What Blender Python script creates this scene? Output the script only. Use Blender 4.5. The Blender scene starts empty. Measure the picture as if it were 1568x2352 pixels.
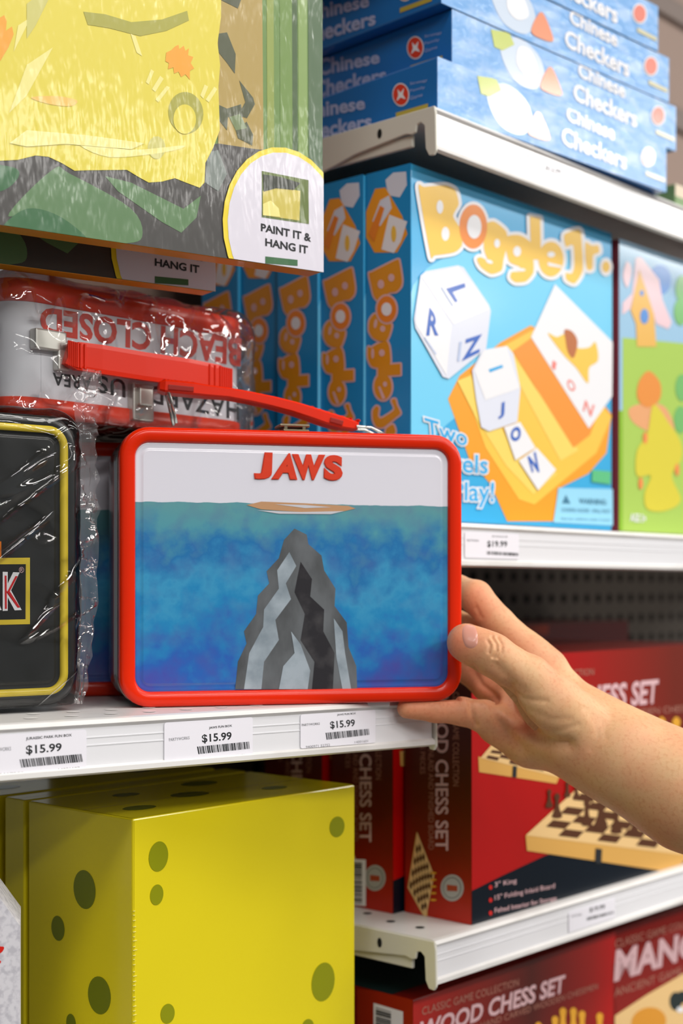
import bpy, bmesh, math, random
import numpy as np
from mathutils import Vector, Matrix, noise
from mathutils.geometry import tessellate_polygon

random.seed(7)
S = bpy.context.scene
COL = S.collection

# ------------------------------------------------------------------ camera
FPX, CX, CY, CZ = 3260.0, 784.0, 1350.0, 1.35
cam_d = bpy.data.cameras.new('camera')
cam_d.sensor_fit = 'VERTICAL'
cam_d.sensor_height = 36.0
cam_d.lens = 36.0 * FPX / 2352.0
cam_d.shift_y = (CY - 1176.0) / 2352.0
cam_d.clip_start = 0.01
cam_d.dof.use_dof = True
cam_d.dof.focus_distance = 0.86
cam_d.dof.aperture_fstop = 5.2
cam = bpy.data.objects.new('camera', cam_d)
cam.location = (0, 0, CZ)
cam.rotation_euler = (math.pi / 2, 0, 0)
COL.objects.link(cam)
S.camera = cam

# ------------------------------------------------------------------ light
S.view_settings.view_transform = 'Standard'
S.view_settings.look = 'None'
S.view_settings.gamma = 1
S.view_settings.use_curve_mapping = False
S.view_settings.exposure = 0.0
S.cycles.use_denoising = True
W = bpy.data.worlds.new('store_ambient_fill'); S.world = W  # even ambient fill from all round, added for brightness, not a daylight source
W.use_nodes = True
W.node_tree.nodes['Background'].inputs[0].default_value = (0.93, 0.97, 1.0, 1)
W.node_tree.nodes['Background'].inputs[1].default_value = 0.21
UR = Vector((0.672, 0.741, 0)).normalized()      # run of the right shelving
VR = Vector((-UR.y, UR.x, 0))                    # into the right shelving
UL = Vector((0.811, 0.585, 0)).normalized()      # run of the left shelving
VL = Vector((-UL.y, UL.x, 0))
ang = math.atan2(UR.y, UR.x)
def ceiling_lamp(pos, sx, sy, power):
    ld = bpy.data.lights.new('ceiling_strip_light', 'AREA')
    ld.shape = 'RECTANGLE'; ld.size = sx; ld.size_y = sy
    ld.energy = power; ld.color = (1.0, 0.97, 0.93)
    o = bpy.data.objects.new('ceiling_strip_light', ld)
    o.location = pos; o.rotation_euler = (0, 0, ang)
    COL.objects.link(o)
for k in range(-1, 4):
    for j, off in enumerate((-0.95, -2.9, -4.9)):
        p = Vector((0, 1.0, 3.15)) + UR * (k * 1.9 + 0.2) + VR * off
        ceiling_lamp(p, 1.5, 0.32, (19, 50, 52)[j])

# ------------------------------------------------------------------ helpers
def lin(c):
    r = []
    for v in c[:3]:
        v = v / 255.0
        r.append(v / 12.92 if v <= 0.04045 else ((v + 0.055) / 1.055) ** 2.4)
    return (r[0], r[1], r[2], 1.0)
MATS = {}
def mat(name, c, rough=0.5, metal=0.0, coat=0.0, spec=0.35):
    if name in MATS: return MATS[name]
    m = bpy.data.materials.new(name); m.use_nodes = True
    b = m.node_tree.nodes['Principled BSDF']
    b.inputs['Base Color'].default_value = lin(c)
    b.inputs['Roughness'].default_value = rough
    b.inputs['Metallic'].default_value = metal
    b.inputs['Coat Weight'].default_value = coat
    b.inputs['Coat Roughness'].default_value = 0.12
    b.inputs['Specular IOR Level'].default_value = spec
    MATS[name] = m
    return m
def nodes(m): return m.node_tree.nodes, m.node_tree.links, m.node_tree.nodes['Principled BSDF']
def add_noise(m, c2, scale=30, lo=0.4, hi=0.6, detail=3, stretch=(1, 1, 1)):
    N, L, b = nodes(m)
    tc = N.new('ShaderNodeTexCoord'); mp = N.new('ShaderNodeMapping'); mp.inputs['Scale'].default_value = stretch
    nz = N.new('ShaderNodeTexNoise'); nz.inputs['Scale'].default_value = scale; nz.inputs['Detail'].default_value = detail
    mr = N.new('ShaderNodeMapRange'); mr.inputs['From Min'].default_value = lo; mr.inputs['From Max'].default_value = hi
    mx = N.new('ShaderNodeMix'); mx.data_type = 'RGBA'
    L.new(tc.outputs['Object'], mp.inputs['Vector']); L.new(mp.outputs[0], nz.inputs['Vector'])
    L.new(nz.outputs['Fac'], mr.inputs['Value']); L.new(mr.outputs[0], mx.inputs['Factor'])
    mx.inputs['A'].default_value = b.inputs['Base Color'].default_value
    mx.inputs['B'].default_value = lin(c2)
    L.new(mx.outputs['Result'], b.inputs['Base Color'])
    return m
def add_bump(m, scale=60, strength=0.3, dist=0.002, detail=2, stretch=(1, 1, 1), coat=False):
    N, L, b = nodes(m)
    tc = N.new('ShaderNodeTexCoord'); mp = N.new('ShaderNodeMapping'); mp.inputs['Scale'].default_value = stretch
    nz = N.new('ShaderNodeTexNoise'); nz.inputs['Scale'].default_value = scale; nz.inputs['Detail'].default_value = detail
    bp = N.new('ShaderNodeBump'); bp.inputs['Strength'].default_value = strength; bp.inputs['Distance'].default_value = dist
    L.new(tc.outputs['Object'], mp.inputs['Vector']); L.new(mp.outputs[0], nz.inputs['Vector'])
    L.new(nz.outputs['Fac'], bp.inputs['Height'])
    if coat: L.new(bp.outputs[0], b.inputs['Coat Normal'])
    else: L.new(bp.outputs[0], b.inputs['Normal'])
    return m
def ramp_mat(name, axis, stops, rough=0.4, coat=0.3, noise_amt=0.0, noise_scale=20, noise_rgb=None):
    """printed colour ramp along one object axis: stops = [(value, rgb), ...]"""
    m = mat(name, stops[0][1], rough, 0, coat)
    N, L, b = nodes(m)
    tc = N.new('ShaderNodeTexCoord'); sp = N.new('ShaderNodeSeparateXYZ'); L.new(tc.outputs['Object'], sp.inputs[0])
    lo, hi = stops[0][0], stops[-1][0]
    mr = N.new('ShaderNodeMapRange'); mr.inputs['From Min'].default_value = lo; mr.inputs['From Max'].default_value = hi
    src = sp.outputs[axis]
    if noise_amt:
        nz = N.new('ShaderNodeTexNoise'); nz.inputs['Scale'].default_value = noise_scale; nz.inputs['Detail'].default_value = 4
        L.new(tc.outputs['Object'], nz.inputs['Vector'])
        ma = N.new('ShaderNodeMath'); ma.operation = 'MULTIPLY_ADD'
        L.new(nz.outputs['Fac'], ma.inputs[0]); ma.inputs[1].default_value = noise_amt
        L.new(src, ma.inputs[2]); 
        mb = N.new('ShaderNodeMath'); mb.operation = 'SUBTRACT'; L.new(ma.outputs[0], mb.inputs[0]); mb.inputs[1].default_value = noise_amt * 0.5
        src = mb.outputs[0]
    L.new(src, mr.inputs['Value'])
    cr = N.new('ShaderNodeValToRGB'); L.new(mr.outputs[0], cr.inputs[0])
    el = cr.color_ramp.elements
    el[0].position = 0; el[0].color = lin(stops[0][1]); el[1].position = 1; el[1].color = lin(stops[-1][1])
    for v, c in stops[1:-1]:
        e = el.new((v - lo) / (hi - lo)); e.color = lin(c)
    L.new(cr.outputs[0], b.inputs['Base Color'])
    return m

def tag(o, label=None, cat=None, group=None, kind=None):
    if label: o['label'] = label
    if cat: o['category'] = cat
    if group: o['group'] = group
    if kind: o['kind'] = kind
    return o
INV = {}
def frame(origin, ex):
    ex = Vector(ex).normalized(); ez = Vector((0, 0, 1)); ey = ez.cross(ex)
    return Matrix(((ex.x, ey.x, 0, origin[0]), (ex.y, ey.y, 0, origin[1]), (0, 0, 1, origin[2]), (0, 0, 0, 1)))
def thing(name, label, cat, M, group=None):
    o = bpy.data.objects.new(name, None); o.empty_display_size = 0.02
    COL.objects.link(o); o.matrix_world = M
    return tag(o, label, cat, group)
def link(name, bm, mats, parent=None, smooth=False, M=None):
    me = bpy.data.meshes.new(name)
    bmesh.ops.recalc_face_normals(bm, faces=bm.faces) if smooth == 'auto' else None
    bm.to_mesh(me); bm.free()
    for m in (mats if isinstance(mats, (list, tuple)) else [mats]): me.materials.append(m)
    if smooth:
        for p in me.polygons: p.use_smooth = True
    o = bpy.data.objects.new(name, me); COL.objects.link(o)
    if parent: o.parent = parent
    if M is not None: o.matrix_world = M
    return o
def bx(bm, lo, hi, bev=0.0, mi=0, seg=2):
    g = bmesh.ops.create_cube(bm, size=1)['verts']
    for v in g: v.co = Vector([lo[i] + (v.co[i] + 0.5) * (hi[i] - lo[i]) for i in range(3)])
    fs = set(f for v in g for f in v.link_faces)
    if bev:
        es = list(set(e for v in g for e in v.link_edges))
        r = bmesh.ops.bevel(bm, geom=es, offset=bev, segments=seg, affect='EDGES', profile=0.5)
        fs |= set(r['faces'])
    for f in fs:
        if f.is_valid: f.material_index = mi
def tube(bm, pts, r, n=8, mi=0, sy=1.0, closed=False):
    pts = [Vector(p) for p in pts]; rings = []
    for i, p in enumerate(pts):
        a = pts[max(i - 1, 0)]; b = pts[min(i + 1, len(pts) - 1)]
        t = (b - a).normalized(); up = Vector((0, 1, 0)) if abs(t.y) < 0.9 else Vector((1, 0, 0))
        x = t.cross(up).normalized(); y = t.cross(x).normalized()
        rr = r[i] if isinstance(r, (list, tuple)) else r
        rings.append([bm.verts.new(p + x * rr * math.cos(2 * math.pi * k / n) + y * rr * sy * math.sin(2 * math.pi * k / n)) for k in range(n)])
    for a, b in zip(rings, rings[1:]):
        for k in range(n):
            f = bm.faces.new((a[k], a[(k + 1) % n], b[(k + 1) % n], b[k])); f.material_index = mi; f.smooth = True
    for rg in (rings[0], rings[-1]):
        f = bm.faces.new(rg); f.material_index = mi
def sweep(bm, pts, ht, wd, side, mi=0, rnd=0.3):
    """strap: centre line pts, half height ht, half width wd along the vector side"""
    side = Vector(side); rings = []
    prof = [(-1, -1 + rnd), (-1 + rnd * .5, -1), (1 - rnd * .5, -1), (1, -1 + rnd), (1, 1 - rnd), (1 - rnd * .5, 1), (-1 + rnd * .5, 1), (-1, 1 - rnd)]
    for i, p in enumerate(pts):
        a = Vector(pts[max(i - 1, 0)]); b = Vector(pts[min(i + 1, len(pts) - 1)])
        t = (b - a).normalized(); up = side.cross(t).normalized()
        h = ht[i] if isinstance(ht, (list, tuple)) else ht; w = wd[i] if isinstance(wd, (list, tuple)) else wd
        rings.append([bm.verts.new(Vector(p) + side * w * x + up * h * y) for x, y in prof])
    n = len(prof)
    for a, b in zip(rings, rings[1:]):
        for k in range(n):
            f = bm.faces.new((a[k], a[(k + 1) % n], b[(k + 1) % n], b[k])); f.material_index = mi
    for rg in (rings[0], rings[-1]): bm.faces.new(rg).material_index = mi
def rr_pts(x0, x1, z0, z1, r, n=8):
    out = []
    for cx, cz, a0 in ((x1 - r, z1 - r, 0), (x0 + r, z1 - r, 90), (x0 + r, z0 + r, 180), (x1 - r, z0 + r, 270)):
        for k in range(n + 1):
            a = math.radians(a0 + 90 * k / n); out.append((cx + r * math.cos(a), cz + r * math.sin(a)))
    return out
def rr_loft(bm, w, h, R, prof, axis='y', cap0=False, cap1=False, mi=0, rmin=0.004):
    """rounded rectangle w x h lofted through prof = [(inset, depth), ...]; axis y = standing, z = lying flat"""
    rings = []
    for ins, d in prof:
        pts = rr_pts(ins, w - ins, ins, h - ins, max(R - ins, rmin))
        rings.append([bm.verts.new((x, d, z) if axis == 'y' else (x, z, d)) for x, z in pts])
    n = len(rings[0])
    for a, b in zip(rings, rings[1:]):
        for k in range(n):
            f = bm.faces.new((a[k], a[(k + 1) % n], b[(k + 1) % n], b[k])); f.material_index = mi; f.smooth = True
    if cap0: bm.faces.new(rings[0]).material_index = mi
    if cap1: bm.faces.new(rings[-1]).material_index = mi
def copy_tree(o, parent=None):
    c = o.copy(); COL.objects.link(c)
    if parent: c.parent = parent
    for ch in list(o.children): copy_tree(ch, c)
    return c
def place(o, M): o.matrix_world = M
def ray(px, py): return Vector(((px - CX) / FPX, 1.0, (CY - py) / FPX))
def P(px, py, Y): return Vector((0, 0, CZ)) + ray(px, py) * Y

_TX = {}
def text_tris(s, off=0.0, shear=0.0, res=3, space=1.0):
    k = (s, off, shear, res, space)
    if k not in _TX:
        cu = bpy.data.curves.new('lettering', 'FONT'); cu.body = s; cu.size = 1
        cu.offset = off; cu.shear = shear; cu.resolution_u = res; cu.space_character = space
        ob = bpy.data.objects.new('lettering', cu); COL.objects.link(ob)
        bpy.context.view_layer.update()
        dg = bpy.context.evaluated_depsgraph_get()
        me = ob.evaluated_get(dg).to_mesh(); me.calc_loop_triangles()
        vs = [v.co.copy() for v in me.vertices]
        tr = [[vs[i].to_2d() for i in t.vertices] for t in me.loop_triangles]
        bb = (min(v.x for v in vs), min(v.y for v in vs), max(v.x for v in vs), max(v.y for v in vs))
        ob.evaluated_get(dg).to_mesh_clear()
        bpy.data.objects.remove(ob); bpy.data.curves.remove(cu)
        _TX[k] = (tr, bb)
    return _TX[k]
def clip_poly(poly, x0, y0, x1, y1):
    for ax, lim, sg in ((0, x0, 1), (0, x1, -1), (1, y0, 1), (1, y1, -1)):
        out = []
        for i in range(len(poly)):
            a, b = poly[i - 1], poly[i]
            da, db = sg * (a[ax] - lim), sg * (b[ax] - lim)
            if da * db < 0:
                t = da / (da - db); out.append(Vector((a[0] + (b[0] - a[0]) * t, a[1] + (b[1] - a[1]) * t)))
            if db >= 0: out.append(b)
        poly = out
        if len(poly) < 3: return []
    return poly
class Art:
    """flat printing on one face. F: 4x4 thing-local frame of the face (x right, y up, z out); M: world matrix of the thing"""
    EPS = 0.00016
    def __init__(s, M, F, w, h, zoom=None):
        s.F, s.w, s.h = F, w, h; s.MF = M @ F; s.I = s.MF.inverted()
        s.bm = bmesh.new(); s.mats = []; s.layer = 1; s.Z = zoom; s.n = 0
    def zoom(s, ox, oy, k): s.Z = (ox, oy, k); return s
    def uv(s, p):
        px, py = p
        if s.Z: px, py = s.Z[0] + px / s.Z[2], s.Z[1] + py / s.Z[2]
        o = s.I @ Vector((0, 0, CZ)); q = s.I @ (Vector((0, 0, CZ)) + ray(px, py)); d = q - o
        t = -o.z / d.z
        return Vector((o.x + d.x * t, o.y + d.y * t))
    def mi(s, m):
        if m not in s.mats: s.mats.append(m)
        return s.mats.index(m)
    def tri(s, pts, m, z):
        pts = clip_poly(pts, 0, 0, s.w, s.h)
        if len(pts) < 3: return
        try:
            f = s.bm.faces.new([s.bm.verts.new(s.F @ Vector((p[0], p[1], z))) for p in pts]); f.material_index = m
        except ValueError: pass
    def poly_uv(s, pts, m, layer=None):
        s.n += 1; z = s.EPS * (layer or s.layer) + (s.n % 60) * 2e-6; i = s.mi(m); pts = [Vector((p[0], p[1])) for p in pts]
        for t in tessellate_polygon([[Vector((p.x, p.y, 0)) for p in pts]]):
            tt = [pts[k] for k in t]
            if (tt[1] - tt[0]).cross(tt[2] - tt[0]) < 0: tt.reverse()
            s.tri(tt, i, z)
    def poly(s, pts, m, layer=None): s.poly_uv([s.uv(p) for p in pts], m, layer)
    def ell(s, c, rx, ry, m, layer=None, rot=0, n=28):
        a = math.radians(rot)
        s.poly([(c[0] + rx * math.cos(t) * math.cos(a) - ry * math.sin(t) * math.sin(a), c[1] + rx * math.cos(t) * math.sin(a) + ry * math.sin(t) * math.cos(a)) for t in [2 * math.pi * k / n for k in range(n)]], m, layer)
    def blob(s, pts, m, layer=None, n=5):
        out = []; N = len(pts); q = [Vector(p) for p in pts]
        for i in range(N):
            a, b, c, d = q[i - 1], q[i], q[(i + 1) % N], q[(i + 2) % N]
            for k in range(n):
                t = k / n
                out.append(0.5 * ((2 * b) + (c - a) * t + (2 * a - 5 * b + 4 * c - d) * t * t + (3 * b - a - 3 * c + d) * t ** 3))
        s.poly(out, m, layer)
    def text(s, st, quad, m, layer=None, off=0.0, shear=0.0, line=None, lm=None, space=1.0, uvq=False):
        q = [Vector(p) for p in quad] if uvq else [s.uv(p) for p in quad]
        bb = text_tris(st, off, shear, 3, space)[1]
        def put(tr, mm, ly):
            i = s.mi(mm); s.n += 1; dz = (s.n % 60) * 2e-6
            for t in tr:
                o = []
                for v in t:
                    a = (v.x - bb[0]) / (bb[2] - bb[0]); b = (v.y - bb[1]) / (bb[3] - bb[1])
                    o.append((q[3] * (1 - a) + q[2] * a) * (1 - b) + (q[0] * (1 - a) + q[1] * a) * b)
                s.tri(o, i, s.EPS * ly + dz)
        ly = layer or s.layer
        if line: put(text_tris(st, off + line, shear, 3, space)[0], lm, ly)
        put(text_tris(st, off, shear, 3, space)[0], m, ly + (1 if line else 0))
    def fat(s, pts, w, m, layer=None):
        for i, p in enumerate(pts):
            a, b = Vector(pts[i - 1]), Vector(p); t = b - a
            if t.length > 1e-6:
                n = Vector((-t.y, t.x)).normalized() * w
                s.poly([a + n, b + n, b - n, a - n], m, layer)
            s.ell(p, w, w, m, layer, n=10)
    def smooth(s, pts, n=4):
        out = []; N = len(pts); q = [Vector(p) for p in pts]
        for i in range(N):
            a, b, c, d = q[i - 1], q[i], q[(i + 1) % N], q[(i + 2) % N]
            for k in range(n):
                t = k / n
                out.append(tuple(0.5 * ((2 * b) + (c - a) * t * .7 + (-(c - a) * .7 * 2 + 6 * (c - b) - (d - b) * .7) * t * t + ((c - a) * .7 - 4 * (c - b) + (d - b) * .7) * t ** 3)))
        return out
    def glyph(s, pts, w, m, lm, layer, holes=(), round_=True):
        q = s.smooth(pts) if round_ else pts
        s.fat(q, w, lm, layer); s.poly(q, m, layer + 1)
        for c, rx, ry, rot in holes: s.ell(c, rx, ry, lm, layer + 2, rot)
    def down(s, st, x0, x1, y0, y1, m, layer=None, **k):
        """text reading downwards, letter tops to the right"""
        s.text(st, [(x1, y0), (x1, y1), (x0, y1), (x0, y0)], m, layer, **k)
    def bars(s, quad, n, m, layer=None, seed=1, vertical=True):
        rnd = random.Random(seed); q = [s.uv(p) for p in quad]; x = 0.0; w = []
        for _ in range(n): w.append((rnd.choice((1, 1, 2, 3)), rnd.choice((1, 1, 2))))
        tot = sum(a + b for a, b in w)
        for a, b in w:
            x0, x1 = x / tot, (x + a) / tot; x += a + b
            L = lambda u, v: (q[3] * (1 - u) + q[2] * u) * (1 - v) + (q[0] * (1 - u) + q[1] * u) * v
            s.poly_uv([L(x0, 0), L(x1, 0), L(x1, 1), L(x0, 1)] if vertical else [L(0, x0), L(1, x0), L(1, x1), L(0, x1)], m, layer)
    def build(s, name, parent, label=None):
        o = link(name, s.bm, s.mats or [mat('paper_white', (235, 235, 238))], parent)
        if label: o['label'] = label
        return o
def F_front(w=0, d=0): return Matrix(((1, 0, 0, 0), (0, 0, -1, d), (0, 1, 0, 0), (0, 0, 0, 1)))
def F_left(depth): return Matrix(((0, 0, -1, 0), (-1, 0, 0, depth), (0, 1, 0, 0), (0, 0, 0, 1)))
def F_top(h): return Matrix(((1, 0, 0, 0), (0, 1, 0, 0), (0, 0, 1, h), (0, 0, 0, 1)))
def carton(name, label, cat, M, size, m, group=None, bev=0.0012, part='carton'):
    t = thing(name, label, cat, M, group)
    bm = bmesh.new(); bx(bm, (0, 0, 0), size, bev); link(part, bm, m, t)
    return t
def RP(t, d, z): 
    v = Vector((0.0663, 1.0, 0)) + UR * t + VR * d; v.z = CZ + z; return v
def LP(t, d, z):
    v = Vector((-0.1876, 0.78, 0)) + UL * t + VL * d; v.z = CZ + z; return v

# ------------------------------------------------------------------ colours
white_paint = mat('white_powder_coat', (226, 224, 222), 0.35, 0, 0.2)
add_noise(white_paint, (206, 203, 199), 14, 0.52, 0.75)
channel_white = mat('channel_plastic', (232, 232, 236), 0.22, 0, 0.5)
dark_hole = mat('dark_hole', (26, 26, 24), 0.9)
paper = mat('paper_white', (238, 236, 242), 0.5)
ink = mat('ink_black', (32, 34, 38), 0.6)
soft_ink = mat('ink_grey', (120, 120, 126), 0.6)
red_paint = mat('red_enamel', (224, 40, 0), 0.24, 0, 0.2, 0.2)
steel = mat('bright_steel', (205, 203, 198), 0.22, 1.0)
white_ink = mat('white_ink', (238, 238, 242), 0.4, 0, 0.4)

# ------------------------------------------------------------------ setting
bm = bmesh.new(); bx(bm, (-6, -6, -0.05), (9, 9, 0))
fl = mat('floor_tile', (92, 89, 86), 0.35); add_noise(fl, (78, 75, 72), 3)
tag(link('floor', bm, fl), kind='structure')
bm = bmesh.new(); bx(bm, (-6, -6, 3.4), (9, 9, 3.45))
tag(link('ceiling', bm, mat('ceiling_tile', (205, 203, 198), 0.9)), kind='structure')

# perforated back panel of the right shelving
def back_panel(M, w, h, name, label):
    t = thing(name, label, 'back panel', M)
    m = mat('taupe_panel', (104, 96, 88), 0.6)
    bm = bmesh.new(); bx(bm, (0, 0, 0), (w, 0.004, h))
    link('panel', bm, m, t)
    bm = bmesh.new()
    F = F_front()
    p = 0.0254
    for i in range(int(0.25 / p), int(min(w, 1.2) / p)):
        for j in range(int(0.45 / p), int(0.93 / p)):
            c = Vector((i * p, -0.0003, j * p))
            vs = [bm.verts.new(c + Vector((0.0058 * math.cos(a), 0, 0.0058 * math.sin(a)))) for a in [math.pi * k / 6 for k in range(12)]]
            bm.faces.new(vs)
    link('perforation', bm, dark_hole, t)
    bm = bmesh.new(); bx(bm, (0, -0.006, 1.0), (w, 0, h), 0.001)
    link('lit_upper_panel', bm, mat('lit_brown_panel', (146, 124, 112), 0.6), t)  # added sheet in lighter brown, painting the brighter-lit upper part of the back
    bm = bmesh.new()
    for z in (1.255, 1.40, 1.54):
        bx(bm, (0, -0.012, z), (w, 0, z + 0.03), 0.003)
    link('rail', bm, mat('taupe_rail', (112, 96, 88), 0.5), t)
    return t
Mb = frame(RP(-0.1, 0.312, -CZ + 0.55), UR)
back_panel(Mb, 2.2, 1.75, 'perforated_back_panel', 'dark grey perforated metal back panel behind the right-hand shelves')

# ------------------------------------------------------------------ shelves
def shelf(M, length, name, label, depth=0.30, cap_left=True, cap_right=False, holes=()):
    t = thing(name, label, 'shelf', M)
    prof = [(depth, 0), (0.009, 0), (0.004, 0.0), (0.0005, -0.0006), (-0.001, -0.003), (0.0016, -0.0058), (0.0016, -0.0262), (-0.0016, -0.028),
            (-0.0018, -0.0308), (0.001, -0.0322), (0.005, -0.030), (0.0055, -0.006), (depth, -0.005)]
    bm = bmesh.new()
    a = [bm.verts.new((0, d, z)) for d, z in prof]; b = [bm.verts.new((length, d, z)) for d, z in prof]
    n = len(prof)
    for k in range(n): bm.faces.new((a[k], a[(k + 1) % n], b[(k + 1) % n], b[k]))
    bm.faces.new(a); bm.faces.new(b)
    for (hx, hd) in holes:
        f = bm.faces.new([bm.verts.new((hx + 0.0035 * math.cos(q), hd + 0.0035 * math.sin(q), 0.0002)) for q in [math.pi * k / 8 for k in range(16)]])
        f.material_index = 1
    link('deck', bm, [white_paint, dark_hole], t)
    # glossy price channel insert
    bm = bmesh.new(); bx(bm, (0.001, 0.0006, -0.0268), (length - 0.001, 0.0016, -0.0052))
    for z in (-0.011, -0.0155): bx(bm, (0.001, 0.0003, z), (length - 0.001, 0.0008, z + 0.0006))
    link('price_channel', bm, channel_white, t)
    side = [(-0.0005, -0.0005), (depth, -0.0005), (depth, -0.06), (0.2, -0.05), (0.113, -0.0275), (0.074, -0.0195), (0.026, -0.0150), (0.020, -0.0165), (0.0165, -0.0155),
            (0.0155, -0.0105), (0.0120, -0.0095), (0.0085, -0.0125), (0.0075, -0.0290), (0.0045, -0.0345), (0.000, -0.0350), (-0.0022, -0.0320), (-0.0015, -0.006)]
    for on, x in ((cap_left, -0.0022), (cap_right, length)):
        if not on: continue
        bm = bmesh.new()
        a = [bm.verts.new((x, d, z)) for d, z in side]
        g = bmesh.ops.extrude_face_region(bm, geom=[bm.faces.new(a)])
        for v in [v for v in g['geom'] if isinstance(v, bmesh.types.BMVert)]: v.co.x += 0.0022
        # inner bracket arm
        bx(bm, (x + 0.003, 0.022, -0.024), (x + 0.006, depth, -0.0155))
        f = bm.faces.new([bm.verts.new((x - 0.0002, 0.05 + 0.0022 * math.cos(q), -0.0095 + 0.0036 * math.sin(q))) for q in [math.pi * k / 8 for k in range(16)]])
        f.material_index = 1
        br = link('bracket', bm, [mat('cream_bracket', (222, 220, 208), 0.4), dark_hole], t)
        md = br.modifiers.new('soft', 'BEVEL'); md.width = 0.0005; md.segments = 1
    return t
shelf(frame(RP(0, 0, 0.3396), UR), 1.1, 'shelf', 'white metal shelf carrying the stack of blue game cartons, at the top right')
shelf(frame(RP(0, 0, 0.0471), UR), 1.1, 'shelf', 'white metal shelf under the large sky blue letter dice game', cap_left=True)
shelf(frame(RP(0, 0, -0.2485), UR), 1.1, 'shelf', 'white metal shelf under the standing dark red chess cartons', holes=[(0.022, 0.032), (0.022, 0.06), (0.03, 0.09)])
shelf(frame(RP(-0.06, 0, -0.62), UR), 1.1, 'shelf', 'lowest right-hand white shelf holding the flat chess and bean game cartons')
hl = [(0.02 + 0.0254 * i, 0.03 + 0.0254 * j) for i in range(0, 20) for j in (0, 1)]
lsh = shelf(frame(LP(-0.17, 0, -0.075), UL), 0.478, 'shelf', 'white metal shelf with price tags carrying the lunch boxes', cap_left=False, cap_right=True, depth=0.24)
bm = bmesh.new()
for i in range(17):
    for j, dd in enumerate((0.022, 0.047)):
        bm.faces.new([bm.verts.new((0.02 + 0.0254 * i + 0.0127 * j + 0.0042 * math.cos(q), dd + 0.0042 * math.sin(q), 0.0003)) for q in [math.pi * k / 8 for k in range(16)]])
link('perforation', bm, mat('lit_hole', (246, 244, 242), 0.3), lsh)  # near-white discs: light caught in the holes, painted as colour
shelf(frame(LP(-0.17, -0.02, -0.352), UL), 0.408, 'shelf', 'lower left white shelf carrying the yellow spotted cartons', cap_left=False, cap_right=False, depth=0.21)

# ------------------------------------------------------------------ letter dice games (mid right shelf)
sky = mat('sky_carton', (52, 172, 226), 0.35, 0, 0.35)
ylw = mat('tray_yellow', (246, 198, 70), 0.4, 0, 0.35); ylw2 = mat('tray_yellow_light', (246, 214, 100), 0.4, 0, 0.35)
org = mat('tray_orange', (244, 160, 24), 0.4, 0, 0.35); org2 = mat('letter_orange', (240, 136, 30), 0.4, 0, 0.35)
dorg = mat('slot_orange', (240, 148, 40), 0.4, 0, 0.35)
gold = mat('spine_gold', (226, 150, 24), 0.4, 0, 0.3)
blu = mat('letter_blue', (40, 96, 190), 0.4, 0, 0.3)
off = mat('die_shade', (222, 226, 240), 0.4, 0, 0.3)
cyan_l = mat('sky_light', (112, 206, 244), 0.4, 0, 0.35)
cyan_t = mat('letter_cyan', (40, 170, 230), 0.4, 0, 0.35)
BW, BD, BH = 0.272, 0.0425, 0.256
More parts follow.
